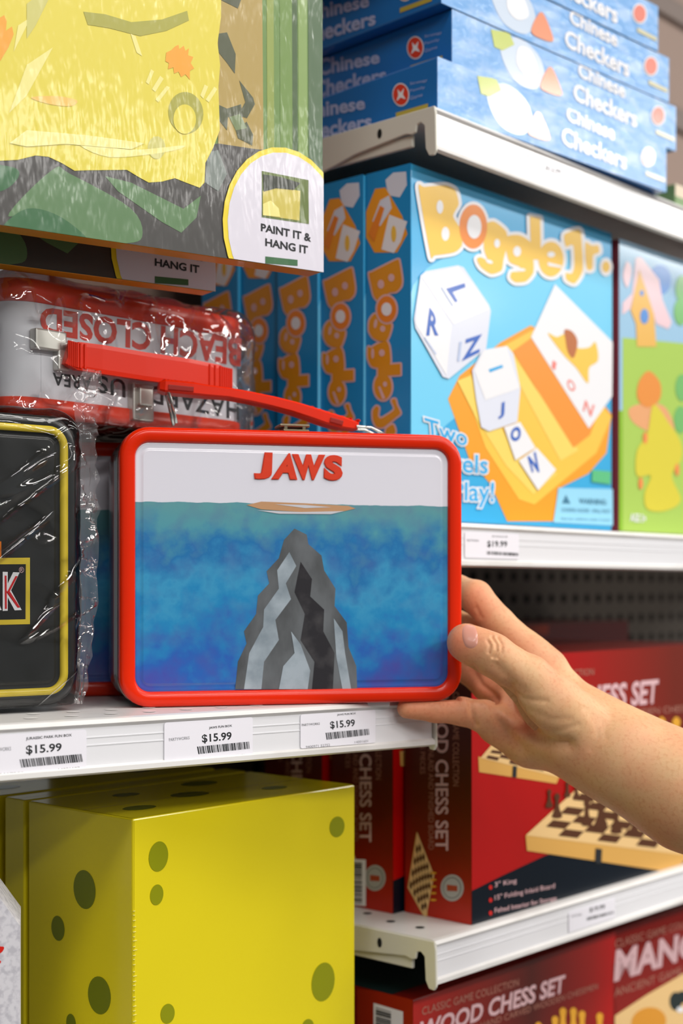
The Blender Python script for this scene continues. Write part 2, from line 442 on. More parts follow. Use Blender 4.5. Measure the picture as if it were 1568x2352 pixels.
def word_game(M, label):
    t = carton('board_game_carton', label, 'board game', M, (BW, BD, BH), sky, group=None)
    A = Art(M, F_front(), BW, BH).zoom(640, 360, 1.6897)
    A.blob([(520, 500), (900, 330), (1290, 420), (1290, 900), (1000, 800), (700, 1000), (515, 1100)], cyan_l, 1)
    # tray
    A.poly([(655, 940), (700, 850), (860, 720), (975, 655), (1030, 680), (1290, 1000), (1270, 1150), (1200, 1230), (1080, 1290), (1070, 1415), (885, 1415), (820, 1270), (740, 1180)], org, 2)
    A.poly([(735, 850), (870, 735), (985, 672), (1290, 1010), (1230, 1150), (990, 1350), (930, 1330), (800, 1130), (740, 960)], ylw, 3)
    A.poly([(880, 790), (905, 770), (1160, 1140), (1090, 1180)], ylw2, 4)
    A.poly([(905, 755), (975, 705), (1230, 1010), (1205, 1080), (1140, 1130)], dorg, 4)
    A.poly([(690, 870), (740, 850), (930, 1170), (1080, 1230), (985, 1310), (880, 1200), (760, 1010)], ylw2, 4)
    # card with a yellow and brown beast
    A.poly([(1068, 495), (1292, 720), (1290, 930), (1200, 1055), (975, 700)], white_ink, 5)
    A.blob([(1040, 685), (1075, 700), (1110, 690), (1150, 740), (1200, 740), (1225, 720), (1235, 790), (1200, 820), (1195, 880), (1150, 820), (1110, 780), (1070, 730)], ylw, 6)
    A.blob([(1105, 672), (1135, 680), (1155, 720), (1140, 780), (1118, 760), (1108, 710)], mat('mane_brown', (184, 104, 50), 0.4), 7)
    pk = mat('letter_pink', (236, 130, 120), 0.4)
    A.text('I', [(1060, 790), (1074, 800), (1068, 830), (1054, 818)], pk, 6, off=.02)
    A.text('O', [(1118, 855), (1150, 885), (1142, 918), (1112, 895)], pk, 6, off=.02)
    A.text('N', [(1185, 945), (1222, 965), (1208, 1010), (1175, 985)], pk, 6, off=.02)
    # large die
    A.poly([(545, 462), (565, 445), (690, 422), (712, 430), (810, 575), (818, 600), (800, 745), (655, 862), (632, 855), (525, 665), (520, 630)], off, 7)
    A.poly([(550, 468), (690, 428), (812, 590), (672, 650)], white_ink, 8)
    A.poly([(545, 475), (665, 655), (645, 850), (526, 650)], white_ink, 8)
    A.zoom(930, 580, 4.2378)
    A.text('L', [(565, 300), (590, 420), (475, 490), (385, 355)], blu, 9, off=.03)
    A.text('R', [(222, 535), (308, 640), (312, 810), (190, 812)], blu, 9, off=.03)
    A.poly([(178, 822), (292, 988), (280, 1000), (170, 835)], mat('die_line', (186, 200, 230), 0.4), 9)
    A.text('Z', [(565, 850), (735, 795), (715, 970), (535, 1060)], blu, 9, off=.03)
    A.poly([(515, 870), (540, 870), (515, 1062), (492, 1060)], mat('die_line', (186, 200, 230)), 9)
    A.poly([(330, 345), (345, 340), (455, 520), (440, 525)], mat('die_line', (186, 200, 230)), 9)
    A.zoom(640, 360, 1.6897)
    # medium die and tiles
    A.poly([(745, 830), (785, 750), (880, 735), (905, 765), (932, 900), (920, 1030), (810, 1066), (780, 1050), (760, 940)], off, 8)
    A.poly([(752, 830), (790, 752), (878, 738), (928, 900), (795, 945)], white_ink, 9)
    A.poly([(808, 826), (860, 808), (864, 818), (812, 838)], cyan_t, 10)
    A.text('J', [(850, 960), (870, 950), (868, 1010), (845, 1020)], blu, 10, off=.04)
    A.poly([(868, 1050), (930, 1030), (990, 1130), (912, 1178)], white_ink, 9)
    A.text('O', [(890, 1060), (930, 1040), (935, 1098), (895, 1110)], blu, 10, off=.05)
    A.poly([(925, 1180), (995, 1130), (1070, 1215), (1000, 1295)], white_ink, 9)
    A.text('N', [(958, 1165), (990, 1145), (1005, 1225), (975, 1225)], blu, 10, off=.04)
    # title
    G = lambda pts, holes=(), r=True: A.glyph(pts, 13, ylw, white_ink, 5, holes, r)
    G([(538, 122), (560, 118), (640, 112), (680, 130), (694, 185), (672, 232), (706, 290), (706, 345), (676, 372), (600, 384), (584, 384)], (((620, 196), 13, 26, 0), ((642, 300), 15, 27, 0)))
    G([(790, 270), (830, 252), (878, 290), (882, 340), (868, 400), (860, 442), (820, 456), (780, 430), (765, 398), (780, 390), (806, 402), (792, 360)], (((842, 337), 11, 17, 0), ((812, 408), 14, 7, 20)))
    G([(880, 310), (930, 305), (975, 335), (984, 400), (984, 450), (956, 484), (914, 488), (894, 470), (900, 448), (932, 446), (930, 428), (890, 408), (876, 350)], (((920, 368), 15, 20, 0), ((938, 440), 14, 6, 0)))
    G([(970, 232), (1010, 240), (1014, 400), (975, 400)], (), False)
    A.ell((1052, 398), 62, 82, white_ink, 5); A.ell((1052, 398), 49, 68, ylw, 6); A.ell((1052, 380), 15, 11, white_ink, 7); A.poly([(1038, 410), (1092, 424), (1092, 432), (1040, 424)], white_ink, 7)
    G([(1104, 302), (1162, 284), (1172, 330), (1176, 440), (1145, 492), (1112, 478), (1110, 452), (1132, 454), (1142, 425), (1138, 345), (1110, 350)])
    G([(1184, 335), (1210, 345), (1236, 345), (1240, 372), (1216, 384), (1213, 436), (1190, 434)])
    A.ell((1266, 428), 26, 36, white_ink, 5); A.ell((1266, 428), 15, 22, ylw, 6)
    A.ell((750, 272), 64, 98, white_ink, 6); A.ell((750, 272), 54, 86, org2, 7); A.ell((753, 273), 28, 46, white_ink, 8)
    for st, q in (('Two', [(560, 1012), (728, 1060), (725, 1125), (568, 1090)]), ('Levels', [(570, 1145), (808, 1160), (806, 1232), (570, 1220)]),
                  ('of Play!', [(560, 1260), (832, 1262), (828, 1365), (560, 1350)])):
        A.text(st, q, cyan_t, 6, off=.012, line=0.055, lm=white_ink)
    wb = mat('warning_blue', (150, 214, 242), 0.4)
    A.poly([(1082, 1285), (1292, 1290), (1295, 1432), (1062, 1420)], wb, 5)
    dk = mat('warning_ink', (60, 120, 150), 0.5)
    A.text('WARNING:', [(1160, 1325), (1268, 1330), (1268, 1352), (1160, 1347)], dk, 6, off=.03)
    A.poly([(1095, 1345), (1110, 1312), (1128, 1347)], dk, 6)
    A.text('CHOKING HAZARD - SMALL PARTS', [(1092, 1362), (1282, 1370), (1282, 1384), (1092, 1378)], dk, 6)
    A.text('Not for children under 3 years', [(1092, 1400), (1282, 1405), (1282, 1418), (1092, 1412)], dk, 6)
    A.poly([(1212, 1215), (1285, 1222), (1283, 1272), (1210, 1262)], mat('logo_green', (90, 190, 130), 0.4), 6)
    A.build('front_print', t)
    A = Art(M, F_left(BD), BD, BH).zoom(640, 360, 1.6897)
    deep = mat('spine_shade_blue', (20, 142, 208), 0.35, 0, 0.35)  # darker copy of the carton blue, the spine's shade put into its colour
    A.poly([(325, 20), (520, 0), (500, 1900), (320, 1900)], deep, 1)
    A.poly([(415, 90), (445, 62), (495, 58), (498, 110), (470, 158), (425, 150)], off, 2)
    A.poly([(335, 225), (375, 125), (415, 120), (480, 230), (500, 300), (460, 372), (372, 372), (338, 310)], org, 2)
    A.poly([(395, 170), (430, 150), (440, 200), (395, 270), (365, 250)], off, 3)
    A.poly([(350, 300), (395, 190), (412, 200), (372, 330)], org2, 4)
    A.poly([(430, 225), (500, 252), (475, 330), (448, 375), (400, 360), (415, 290)], white_ink, 3)
    A.ell((448, 300), 10, 32, ylw, 4)
    rim_ = mat('spine_outline', (226, 184, 186), 0.4)
    A.zoom(740, 380, 3.7955)
    G = lambda pts, holes=(), r=True: A.glyph(pts, 15, gold, rim_, 3, holes, r)
    G([(412, 945), (440, 930), (650, 825), (675, 840), (698, 990), (690, 1055), (650, 1100), (590, 1110), (530, 1160), (495, 1185), (455, 1140), (435, 1060)], (((517, 1037), 28, 38, 0), ((608, 980), 27, 33, 0)))
    G([(465, 1295), (418, 1350), (412, 1440), (445, 1500), (500, 1530), (560, 1530), (588, 1480), (608, 1390), (540, 1340)], (((532, 1425), 22, 26, 0), ((470, 1380), 14, 40, 10)))
    G([(402, 1585), (432, 1590), (480, 1560), (560, 1530), (588, 1580), (598, 1680), (590, 1740), (500, 1765), (435, 1750), (402, 1680)], (((525, 1635), 25, 30, 0), ((445, 1640), 13, 45, 0)))
    G([(490, 1745), (685, 1730), (685, 1825), (490, 1840)], (), False)
    A.ell((533, 1930), 92, 132, rim_, 3); A.ell((533, 1930), 76, 114, gold, 4); A.ell((553, 1908), 18, 22, rim_, 5); A.poly([(492, 1932), (510, 1925), (555, 2030), (530, 2040)], rim_, 5)
    G([(608, 2050), (640, 2038), (655, 2090), (685, 2160), (640, 2200), (540, 2280), (480, 2280), (448, 2220), (445, 2140), (475, 2100), (498, 2115), (490, 2180), (520, 2205), (632, 2130)])
    G([(560, 2300), (620, 2260), (640, 2330), (560, 2400)])
    A.ell((568, 1255), 100, 132, rim_, 5); A.ell((568, 1255), 84, 115, org2, 6); A.ell((568, 1255), 45, 58, white_ink, 7)
    A.build('side_print', t)
    return t
Mg = frame(RP(0.003, 0.025, 0.049), UR)
g0 = word_game(Mg, 'frontmost sky blue letter dice game carton with its wide front showing dice and yellow tray')
labs = ['second blue letter dice game carton from the front, only its orange-lettered spine showing',
        'third blue letter dice game carton from the front, spine partly hidden by red handle',
        'fourth blue letter dice game carton, its spine seen beneath the canvas kit', 'rearmost blue letter dice game carton, deep in shade behind the bagged white box']
for i in range(4):
    c = copy_tree(g0); place(c, frame(RP(0.003 - 0.003 * (i % 2) - 0.002, 0.025 + 0.0435 * (i + 1), 0.049 - 0.0), UR)); c['label'] = labs[i]
for o in [g0] + [o for o in COL.objects if o.get('label') in labs]: o['group'] = 'blue letter dice games on the middle shelf'

# ------------------------------------------------------------------ green and blue children's game at the right
M = frame(RP(0.2815, 0.022, 0.049), UR)
grn = mat('meadow_green', (146, 196, 50), 0.12, 0, 0.8)
KH = 0.252
t = carton('board_game_carton', 'pale blue and meadow green children\'s game carton with a candy house picture, right frame edge', 'board game', M, (0.27, 0.05, KH), mat('maroon_edge', (150, 60, 70), 0.3))
A = Art(M, F_front(), 0.27, KH).zoom(1380, 500, 2.867)
A.poly([(84, -100), (2600, -100), (2600, 2600), (84, 2600)], grn, 1)
A.poly([(60, 40), (900, 300), (900, 900), (140, 800), (140, 1270), (60, 1270)], mat('sky_pale', (164, 206, 236), 0.12, 0, 0.8), 1)
A.poly([(140, 790), (900, 860), (900, 2100), (140, 2100)], mat('meadow_pale', (178, 212, 96), 0.12, 0, 0.8), 2)
A.poly([(62, 60), (108, 60), (96, 400), (62, 400)], mat('maroon_edge', (150, 60, 70), 0.3), 2)
A.ell((385, 410), 75, 100, mat('roof_blue', (84, 146, 220), 0.2, 0, .6), 2)
A.poly([(225, 265), (260, 260), (380, 410), (400, 540), (462, 690), (440, 735), (360, 700), (250, 340), (190, 600), (135, 640), (140, 560), (200, 500)], mat('icing_pink', (240, 206, 214), 0.2, 0, .6), 3)
A.poly([(248, 340), (345, 640), (360, 850), (232, 850), (225, 700), (190, 610)], mat('biscuit', (238, 186, 90), 0.2, 0, .6), 4)
A.ell((280, 650), 28, 50, mat('roof_blue', (84, 146, 220)), 5); A.ell((263, 497), 13, 20, mat('roof_blue', (84, 146, 220)), 5)
A.blob([(165, 290), (195, 330), (190, 400), (165, 460), (140, 380)], mat('icing_pink', (240, 206, 214)), 4)
A.blob([(310, 1010), (385, 1090), (380, 1200), (300, 1250), (235, 1190), (245, 1080)], mat('bush_orange', (238, 150, 66), 0.2, 0, .6), 4)
A.blob([(180, 1260), (300, 1220), (420, 1250), (480, 1400), (400, 1440), (220, 1360)], mat('bush_peach', (238, 172, 120), 0.2, 0, .6), 3)
A.blob([(340, 1230), (440, 1350), (520, 1480), (520, 1600), (460, 1700), (520, 1860), (420, 1930), (300, 1920), (280, 1820), (320, 1700), (230, 1700), (230, 1540), (300, 1420)], mat('bush_yellow', (226, 212, 66), 0.2, 0, .6), 5)
gb = mat('bush_green', (120, 190, 110), 0.2, 0, .6)
for c in ((530, 1120), (520, 1330), (520, 620), (530, 470)): A.ell(c, 45, 90, gb, 4)
for c in ((255, 1750), (495, 1660), (285, 1450)): A.ell(c, 15, 40, mat('flower_red', (236, 140, 70)), 6)
A.text('AGE 3+', [(185, 1945), (290, 1955), (290, 2010), (185, 2000)], white_ink, 6, off=.03)
A.build('front_print', t)

# ------------------------------------------------------------------ peg game cartons (upper right shelf)
cblue = mat('peg_game_blue', (28, 112, 190), 0.18, 0, 0.7)
cfr = mat('peg_glare_blue', (104, 164, 224), 0.3, 0, 0.38)
add_noise(cfr, (168, 200, 240), 26, 0.46, 0.66, 4, (1, 1, 2.4)); add_bump(cfr, 70, 0.35, 0.003, 3, (1, 1, 2), coat=True)  # print texture, its whiter mottling also painting ceiling glare into the colour
CWd, CD, CHt = 0.297, 0.27, 0.0385
UP = Vector((0.7096, 0.7046, 0))
def peg_game(M, label):
    t = carton('flat_game_carton', label, 'board game', M, (CWd, CD, CHt), cblue, group='stack of flat blue peg game cartons')
    A = Art(M, F_front(), CWd, CHt).zoom(720, 0, 1.849)
    A.poly([(560, -100), (1700, 300), (1700, 900), (560, 400)], cfr, 1)
    sp = mat('peg_pale', (206, 220, 238), 0.2, 0, .6)
    A.poly([(750, 125), (830, 140), (850, 190), (800, 215), (765, 200)], mat('peg_lime', (196, 208, 110), 0.2, 0, .6), 3)
    A.blob([(790, 200), (860, 160), (950, 230), (980, 330), (930, 380), (840, 330)], sp, 2)
    A.blob([(985, 300), (1010, 290), (1045, 370), (1050, 405), (1010, 400), (960, 370)], mat('peg_orange', (238, 150, 112), 0.2, 0, .6), 4)
    A.blob([(870, 200), (920, 215), (950, 300), (900, 320), (860, 270)], white_ink, 3)
    A.text('Chinese', [(1120, 265), (1320, 355), (1320, 420), (1120, 325)], white_ink, 4, off=.03)
    A.text('Checkers', [(1100, 350), (1370, 470), (1370, 545), (1100, 425)], white_ink, 4, off=.03)
    A.ell((1460, 492), 30, 42, white_ink, 4); A.ell((1460, 492), 25, 36, mat('seal_red_pale', (226, 120, 100), 0.3, 0, .5), 5)
    A.poly([(1450, 550), (1530, 585), (1530, 602), (1450, 568)], mat('seal_gold', (206, 200, 160), 0.3, 0, .5), 4)
    A.build('front_print', t)
    A = Art(M, F_left(CD), CD, CHt).zoom(720, 0, 1.849)
    A.text('Chinese', [(20, 250), (280, 215), (282, 268), (22, 325)], mat('side_ink', (176, 186, 226), 0.4), 2, off=.03)
    A.text('Checkers', [(0, 345), (308, 285), (310, 345), (0, 425)], mat('side_ink', (176, 186, 226)), 2, off=.03)
    A.ell((433, 203), 36, 49, white_ink, 2); A.ell((433, 203), 32, 44, mat('seal_red', (224, 62, 36), 0.4), 3)
    A.poly([(420, 180), (433, 195), (448, 175), (443, 203), (455, 222), (433, 215), (415, 232), (424, 206)], white_ink, 4)
    for k in range(3):
        y = 150 + k * 30
        A.text(['Strategy', 'Family', 'Game'][k], [(472, y), (545 - 10 * k, y - 18), (545 - 10 * k, y - 4), (472, y + 14)], mat('side_ink', (176, 186, 226)), 2)
    A.poly([(412, 280), (548, 236), (548, 255), (412, 300)], mat('side_gold', (190, 170, 70), 0.4), 2)
    A.build('side_print', t)
    return t
cfg = [(0.0262, 1, 'second blue peg game carton from the bottom of its stack, shifted rightwards'),
       (0.0095, 0, 'bottom blue peg game carton of the stack, resting on the top right white shelf'),
       (0.0140, 2, 'third blue peg game carton up the stack, overhanging the one below at left'),
       (-0.0045, 3, 'blue peg game carton fourth from the bottom, cut off by the top frame edge')]
p0 = peg_game(frame(RP(cfg[0][0], 0.006, 0.3400 + CHt + 0.0005), UP), cfg[0][2])
for tt, lv, lb in cfg[1:]:
    c = copy_tree(p0); place(c, frame(RP(tt, 0.006, 0.3400 + (CHt + 0.0005) * lv), UP)); c['label'] = lb
M = frame(RP(0.375, 0.02, 0.3398), UR)
t = carton('small_game_carton', 'small cream and green carton just right of the blue peg game stack', 'carton', M, (0.12, 0.2, 0.028), mat('leaf_carton', (120, 150, 96), 0.4))
A = Art(M, F_front(), 0.12, 0.028); A.poly_uv([(0, 0.017), (0.12, 0.017), (0.12, 0.028), (0, 0.028)], mat('cream_ink', (222, 206, 180), 0.4)); A.build('front_print', t)

# ------------------------------------------------------------------ chess cartons
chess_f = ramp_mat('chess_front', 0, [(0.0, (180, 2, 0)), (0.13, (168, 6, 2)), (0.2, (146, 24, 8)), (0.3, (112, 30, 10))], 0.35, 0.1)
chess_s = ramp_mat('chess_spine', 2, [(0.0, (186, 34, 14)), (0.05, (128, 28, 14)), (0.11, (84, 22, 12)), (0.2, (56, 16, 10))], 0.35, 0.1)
maroon = mat('chess_carton', (120, 14, 6), 0.35, 0, 0.12, .2)
navy = mat('chess_navy', (6, 18, 30), 0.35, 0, 0.1, .2)
wood = mat('chess_wood', (232, 194, 134), 0.45); wood2 = mat('chess_wood_side', (214, 164, 84), 0.45)
wdk = mat('chess_dark', (84, 46, 22), 0.45)
rose = mat('chess_ink', (226, 186, 190), 0.4, 0, .3); rose_d = mat('chess_ink_dim', (176, 120, 104), 0.4)
CSW, CSD, CSH = 0.40, 0.0635, 0.196
def board_picture(A, q, side, pieces, ly, n=8, latch=None):
    """q: 4 corners of the playing field in the picture (TL,TR,BR,BL)"""
    A.poly(side, wood2, ly); A.poly(q, wood, ly + 1)
    Q = [Vector(p) for p in q]
    L = lambda u, v: (Q[0] * (1 - u) + Q[1] * u) * (1 - v) + (Q[3] * (1 - u) + Q[2] * u) * v
    for i in range(n):
        for j in range(n):
            if (i + j) % 2:
                e = 0.06; s_ = (1 - 2 * e) / n
                a, b = e + i * s_, e + j * s_
                A.poly([L(a, b), L(a + s_, b), L(a + s_, b + s_), L(a, b + s_)], wdk, ly + 2)
    for (px, py, h, mm) in pieces:
        w = h * 0.2
        A.blob([(px - w, py), (px - w * .5, py - h * .35), (px - w * .35, py - h * .7), (px - w * .6, py - h * .85), (px, py - h), (px + w * .6, py - h * .85), (px + w * .35, py - h * .7), (px + w * .5, py - h * .35), (px + w, py)], mm, ly + 3, 3)
    if latch: A.poly(latch, ink, ly + 3)
def chess_box(M, label):
    t = carton('chess_set_carton', label, 'chess set', M, (CSW, CSD, CSH), maroon, group='chess cartons standing on the right shelf')
    A = Art(M, F_front(), CSW, CSH).zoom(640, 1640, 1.6897)
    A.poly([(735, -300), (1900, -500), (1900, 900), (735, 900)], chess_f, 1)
    A.poly([(740, 690), (860, 630), (1030, 550), (1100, 530), (2300, 760), (2300, 500), (2300, 900), (740, 900)], navy, 2)
    # small board
    board_picture(A, [(835, 105), (1100, 90), (1085, 245), (780, 170)], [(772, 165), (1090, 235), (1075, 270), (775, 225)], [], 3, 6, [(905, 200), (920, 203), (918, 246), (903, 243)])
    # large board with pieces
    pc = [(1075, 400, 95, wdk), (1045, 360, 70, wdk), (1115, 320, 60, wdk), (1190, 430, 100, wdk), (1245, 440, 130, wdk), (1305, 460, 110, wdk), (1375, 460, 90, wdk), (1150, 330, 70, wdk), (1240, 330, 80, wdk), (1490, 490, 90, wdk), (1300, 340, 80, wdk)]
    board_picture(A, [(1180, 265), (1700, 330), (1560, 545), (955, 470)], [(955, 470), (1560, 545), (1700, 330), (1700, 420), (1530, 615), (960, 530)], pc, 4, 7, [(1225, 520), (1250, 524), (1247, 582), (1222, 578)])
    A.zoom(900, 1290, 2.347)
    for px, h in ((1450, 170), (1530, 150), (1620, 150)):
        A.blob([(px - 28, 960), (px - 14, 900), (px - 22, 860), (px, 835), (px + 22, 860), (px + 14, 900), (px + 28, 960)], mat('piece_gold', (228, 166, 50), 0.4), 3)
    A.text('WOOD CHESS SET', [(560, 720), (1435, 632), (1425, 765), (560, 850)], rose, 3, off=.03)
    A.text('CLASSIC GAME COLLECTION', [(600, 610), (1085, 575), (1085, 610), (600, 645)], rose_d, 3)
    A.text('WITH HAND CARVED WOODEN CHESSMEN', [(600, 850), (1680, 765), (1680, 800), (600, 885)], rose_d, 3)
    A.zoom(640, 1640, 1.6897)
    for k, s_ in enumerate(('3" King', '15" Folding Inlaid Board', 'Felted Interior for Storage')):
        y = 660 + 50 * k; e = (920, 1068, 1075)[k]
        A.text(s_, [(835, y - 8), (e, y - 8 - (e - 835) * .2), (e, y + 17 - (e - 835) * .2), (835, y + 18)], rose, 4)
        A.ell((819, y + 12), 7, 9, mat('bullet_red', (206, 30, 24), 0.4), 4)
    A.build('front_print', t)
    A = Art(M, F_left(CSD), CSD, CSH).zoom(660, 1640, 3.5636)
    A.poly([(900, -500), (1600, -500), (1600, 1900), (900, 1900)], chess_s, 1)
    A.down('WOOD CHESS SET', 1212, 1318, -230, 1118, rose, 2, off=.02)
    A.down('CLASSIC GAME COLLECTION', 1355, 1405, -180, 590, rose_d, 2)
    A.down('WITH FINE HAND INLAID AND FINISHED BOARD', 1155, 1200, -230, 1110, rose_d, 2)
    A.down('AND CHESS PIECES', 1088, 1128, -50, 490, rose_d, 2)
    board_picture(A, [(1065, 965), (1205, 1320), (1135, 1680), (990, 1420)], [(1060, 960), (985, 1420), (1135, 1690), (1150, 1640)], [], 3, 8)
    for k in range(5): A.ell((1200, 1300 + 55 * k), 9, 26, mat('piece_gold', (228, 166, 50)), 6, 90)
    A.ell((1350, 1422), 95, 110, mat('seal_silver', (176, 176, 172), 0.3), 2); A.ell((1350, 1422), 75, 88, mat('seal_dark', (120, 118, 116), 0.4), 3); A.ell((1350, 1422), 68, 80, mat('seal_silver', (176, 176, 172)), 4)
    A.poly([(1310, 1395), (1395, 1405), (1395, 1450), (1310, 1445)], mat('seal_rust', (170, 70, 40), 0.4), 5)
    A.build('side_print', t)
    return t
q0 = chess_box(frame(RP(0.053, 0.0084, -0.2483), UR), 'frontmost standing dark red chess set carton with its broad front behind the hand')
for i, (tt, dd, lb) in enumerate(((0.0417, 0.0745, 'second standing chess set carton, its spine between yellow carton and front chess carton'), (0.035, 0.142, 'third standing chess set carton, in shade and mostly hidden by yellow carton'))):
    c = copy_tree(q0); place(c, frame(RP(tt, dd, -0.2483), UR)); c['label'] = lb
    # barcode sticker on the spine of the back ones
    if i == 0:
        m4 = frame(RP(tt, dd, -0.2483), UR)
        A = Art(m4, F_left(CSD), CSD, CSH).zoom(660, 1640, 3.5636)
        A.poly([(520, 1185), (650, 1190), (650, 1570), (520, 1560)], paper, 8); A.bars([(530, 1205), (620, 1208), (620, 1550), (530, 1545)], 22, ink, 9, 3, vertical=False)
        A.build('barcode_sticker', c)
# dark row behind
M = frame(RP(0.25, 0.208, -0.2483), UR)
t = carton('game_carton', 'dark red game carton standing behind the front chess carton, only its top edge showing', 'board game', M, (0.36, 0.1, 0.212), mat('shade_maroon', (110, 28, 16), 0.35, 0, .3))
A = Art(M, F_front(), 0.36, 0.212)
A.poly_uv([(0.10, 0.2), (0.2, 0.2), (0.2, 0.21), (0.10, 0.21)], mat('trim_rust', (178, 70, 40), 0.4)); A.build('front_print', t)

# flat cartons below
LH = 0.09
zb = -0.2987 - LH - 0.0
def low_box(M, label, kind):
    t = carton('flat_game_carton', label, 'board game', M, (0.272 if kind else 0.27, 0.2, 0.30), maroon)
    A = Art(M, F_front(), 0.3, 0.3).zoom(820, 2080, 2.0962)
    if kind:
        A.poly([(260, 470), (1240, 60), (1260, 1500), (260, 1500)], ramp_mat('low_front', 0, [(0.0, (176, 24, 14)), (0.06, (140, 26, 14)), (0.15, (80, 22, 14)), (0.24, (150, 20, 12)), (0.27, (176, 12, 8))], 0.35, .3), 1)
        A.text('CLASSIC GAME COLLECTION', [(310, 490), (775, 350), (775, 385), (310, 528)], rose_d, 3)
        A.text('WOOD CHESS SET', [(300, 560), (1000, 330), (1000, 415), (300, 650)], rose, 3, off=.03, shear=.15)
        A.text('WITH HAND CARVED WOODEN CHESSMEN', [(480, 600), (1155, 372), (1155, 400), (480, 632)], rose_d, 3)
        pg = mat('piece_gold', (228, 166, 50))
        for px, py in ((870, 560), (950, 530), (988, 490), (1038, 490), (1080, 505), (1165, 515)):
            A.blob([(px - 22, py + 160), (px - 12, py + 60), (px - 16, py + 15), (px, py), (px + 16, py + 15), (px + 12, py + 60), (px + 22, py + 160)], pg, 3)
        A.build('front_print', t)
        A = Art(M, F_left(0.2), 0.2, 0.3).zoom(820, 2080, 2.0962)
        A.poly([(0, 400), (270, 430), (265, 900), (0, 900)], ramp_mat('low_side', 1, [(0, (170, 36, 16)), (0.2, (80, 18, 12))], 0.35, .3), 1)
        A.poly([(80, 468), (222, 510), (222, 900), (80, 900)], paper, 2)
        A.bars([(92, 486), (165, 508), (165, 880), (92, 880)], 40, ink, 3, 5, vertical=False)
        A.build('side_print', t)
        A = Art(M, F_top(0.30), 0.27, 0.2)
        A.poly_uv([(0.0, 0.02), (0.27, 0.02), (0.27, 0.2), (0, 0.2)], mat('low_top', (20, 44, 44), 0.4), 1)
        A.build('top_print', t)
    else:
        A.poly([(1200, 300), (1700, 0), (1700, 1500), (1200, 1500)], mat('bean_front', (140, 22, 14), 0.35, 0, .3), 1)
        A.text('CLASSIC GAME COLLECTION', [(1240, 165), (1700, 40), (1700, 70), (1240, 205)], rose_d, 3)
        A.text('MANCALA', [(1232, 215), (1860, 60), (1860, 170), (1232, 370)], rose, 3, off=.04, shear=.1)
        A.text('ANCIENT GAME OF HARVEST', [(1236, 400), (1800, 215), (1800, 250), (1236, 440)], rose_d, 3)
        A.poly([(1238, 530), (1390, 430), (1700, 250), (1900, 700), (1238, 900)], wood, 3)
        A.ell((1400, 560), 85, 70, mat('bean_bowl', (220, 150, 50), 0.5), 4, -15); A.ell((1530, 460), 30, 45, mat('bean_dark', (40, 50, 50), 0.3), 4)
        A.ell((1560, 440), 25, 30, mat('bean_dark', (40, 50, 50)), 4); A.ell((1552, 500), 18, 14, white_ink, 5)
        A.build('front_print', t)
    return t
low_box(frame(RP(0.0114, 0.03, -0.2987 - 0.30), UR), 'dark red wood chess set carton under the lower white bracket, lettering in pale rose', 1)
low_box(frame(RP(0.285, 0.03, -0.2987 - 0.30), UR), 'dark red bean game carton at the bottom right corner showing a wooden board', 0)

# ------------------------------------------------------------------ lunch boxes
LW, LHt, LDp, LR = 0.2243, 0.1755, 0.088, 0.019
Bdir = Vector((0.2174, 0.055, 0)).normalized()
MB = frame((-0.1374, 0.88, CZ - 0.0748), Bdir)
# printed panel: white sky above a mottled blue sea
pm = mat('panel_print', (230, 230, 238), 0.2, 0, 0.5)
N, L, b = nodes(pm)
tc = N.new('ShaderNodeTexCoord'); sp = N.new('ShaderNodeSeparateXYZ'); L.new(tc.outputs['Object'], sp.inputs[0])
nz = N.new('ShaderNodeTexNoise'); nz.inputs['Scale'].default_value = 22; nz.inputs['Detail'].default_value = 5; nz.inputs['Roughness'].default_value = 0.6
L.new(tc.outputs['Object'], nz.inputs['Vector'])
def math_n(op, a, b_):
    n = N.new('ShaderNodeMath'); n.operation = op
    for i, v in enumerate((a, b_)):
        if isinstance(v, (int, float)): n.inputs[i].default_value = v
        else: L.new(v, n.inputs[i])
    return n.outputs[0]
zz = math_n('ADD', sp.outputs['Z'], math_n('MULTIPLY', math_n('SUBTRACT', nz.outputs['Fac'], 0.5), 0.12))
nz3 = N.new('ShaderNodeTexNoise'); nz3.inputs['Scale'].default_value = 75; nz3.inputs['Detail'].default_value = 6; L.new(tc.outputs['Object'], nz3.inputs['Vector'])
zz = math_n('ADD', zz, math_n('MULTIPLY', math_n('SUBTRACT', nz3.outputs['Fac'], 0.5), 0.07))
mr = N.new('ShaderNodeMapRange'); mr.inputs['From Min'].default_value = 0.0; mr.inputs['From Max'].default_value = 0.13; L.new(zz, mr.inputs['Value'])
cr = N.new('ShaderNodeValToRGB'); L.new(mr.outputs[0], cr.inputs[0])
e = cr.color_ramp.elements; e[0].position = 0.0; e[0].color = lin((70, 80, 170)); e[1].position = 1; e[1].color = lin((84, 156, 172))
for p_, c_ in ((0.2, (42, 98, 182)), (0.42, (36, 136, 192)), (0.55, (60, 152, 198)), (0.75, (36, 116, 178))): x = e.new(p_); x.color = lin(c_)
nz2 = N.new('ShaderNodeTexNoise'); nz2.inputs['Scale'].default_value = 60; nz2.inputs['Detail'].default_value = 6; L.new(tc.outputs['Object'], nz2.inputs['Vector'])
mrs = N.new('ShaderNodeMapRange'); mrs.inputs['From Min'].default_value = 0.112; mrs.inputs['From Max'].default_value = 0.127; L.new(sp.outputs['Z'], mrs.inputs['Value'])
mx0 = N.new('ShaderNodeMix'); mx0.data_type = 'RGBA'; L.new(math_n('MULTIPLY', mrs.outputs[0], math_n('ADD', nz2.outputs['Fac'], 0.25)), mx0.inputs['Factor'])
L.new(cr.outputs[0], mx0.inputs['A']); mx0.inputs['B'].default_value = lin((104, 158, 160))
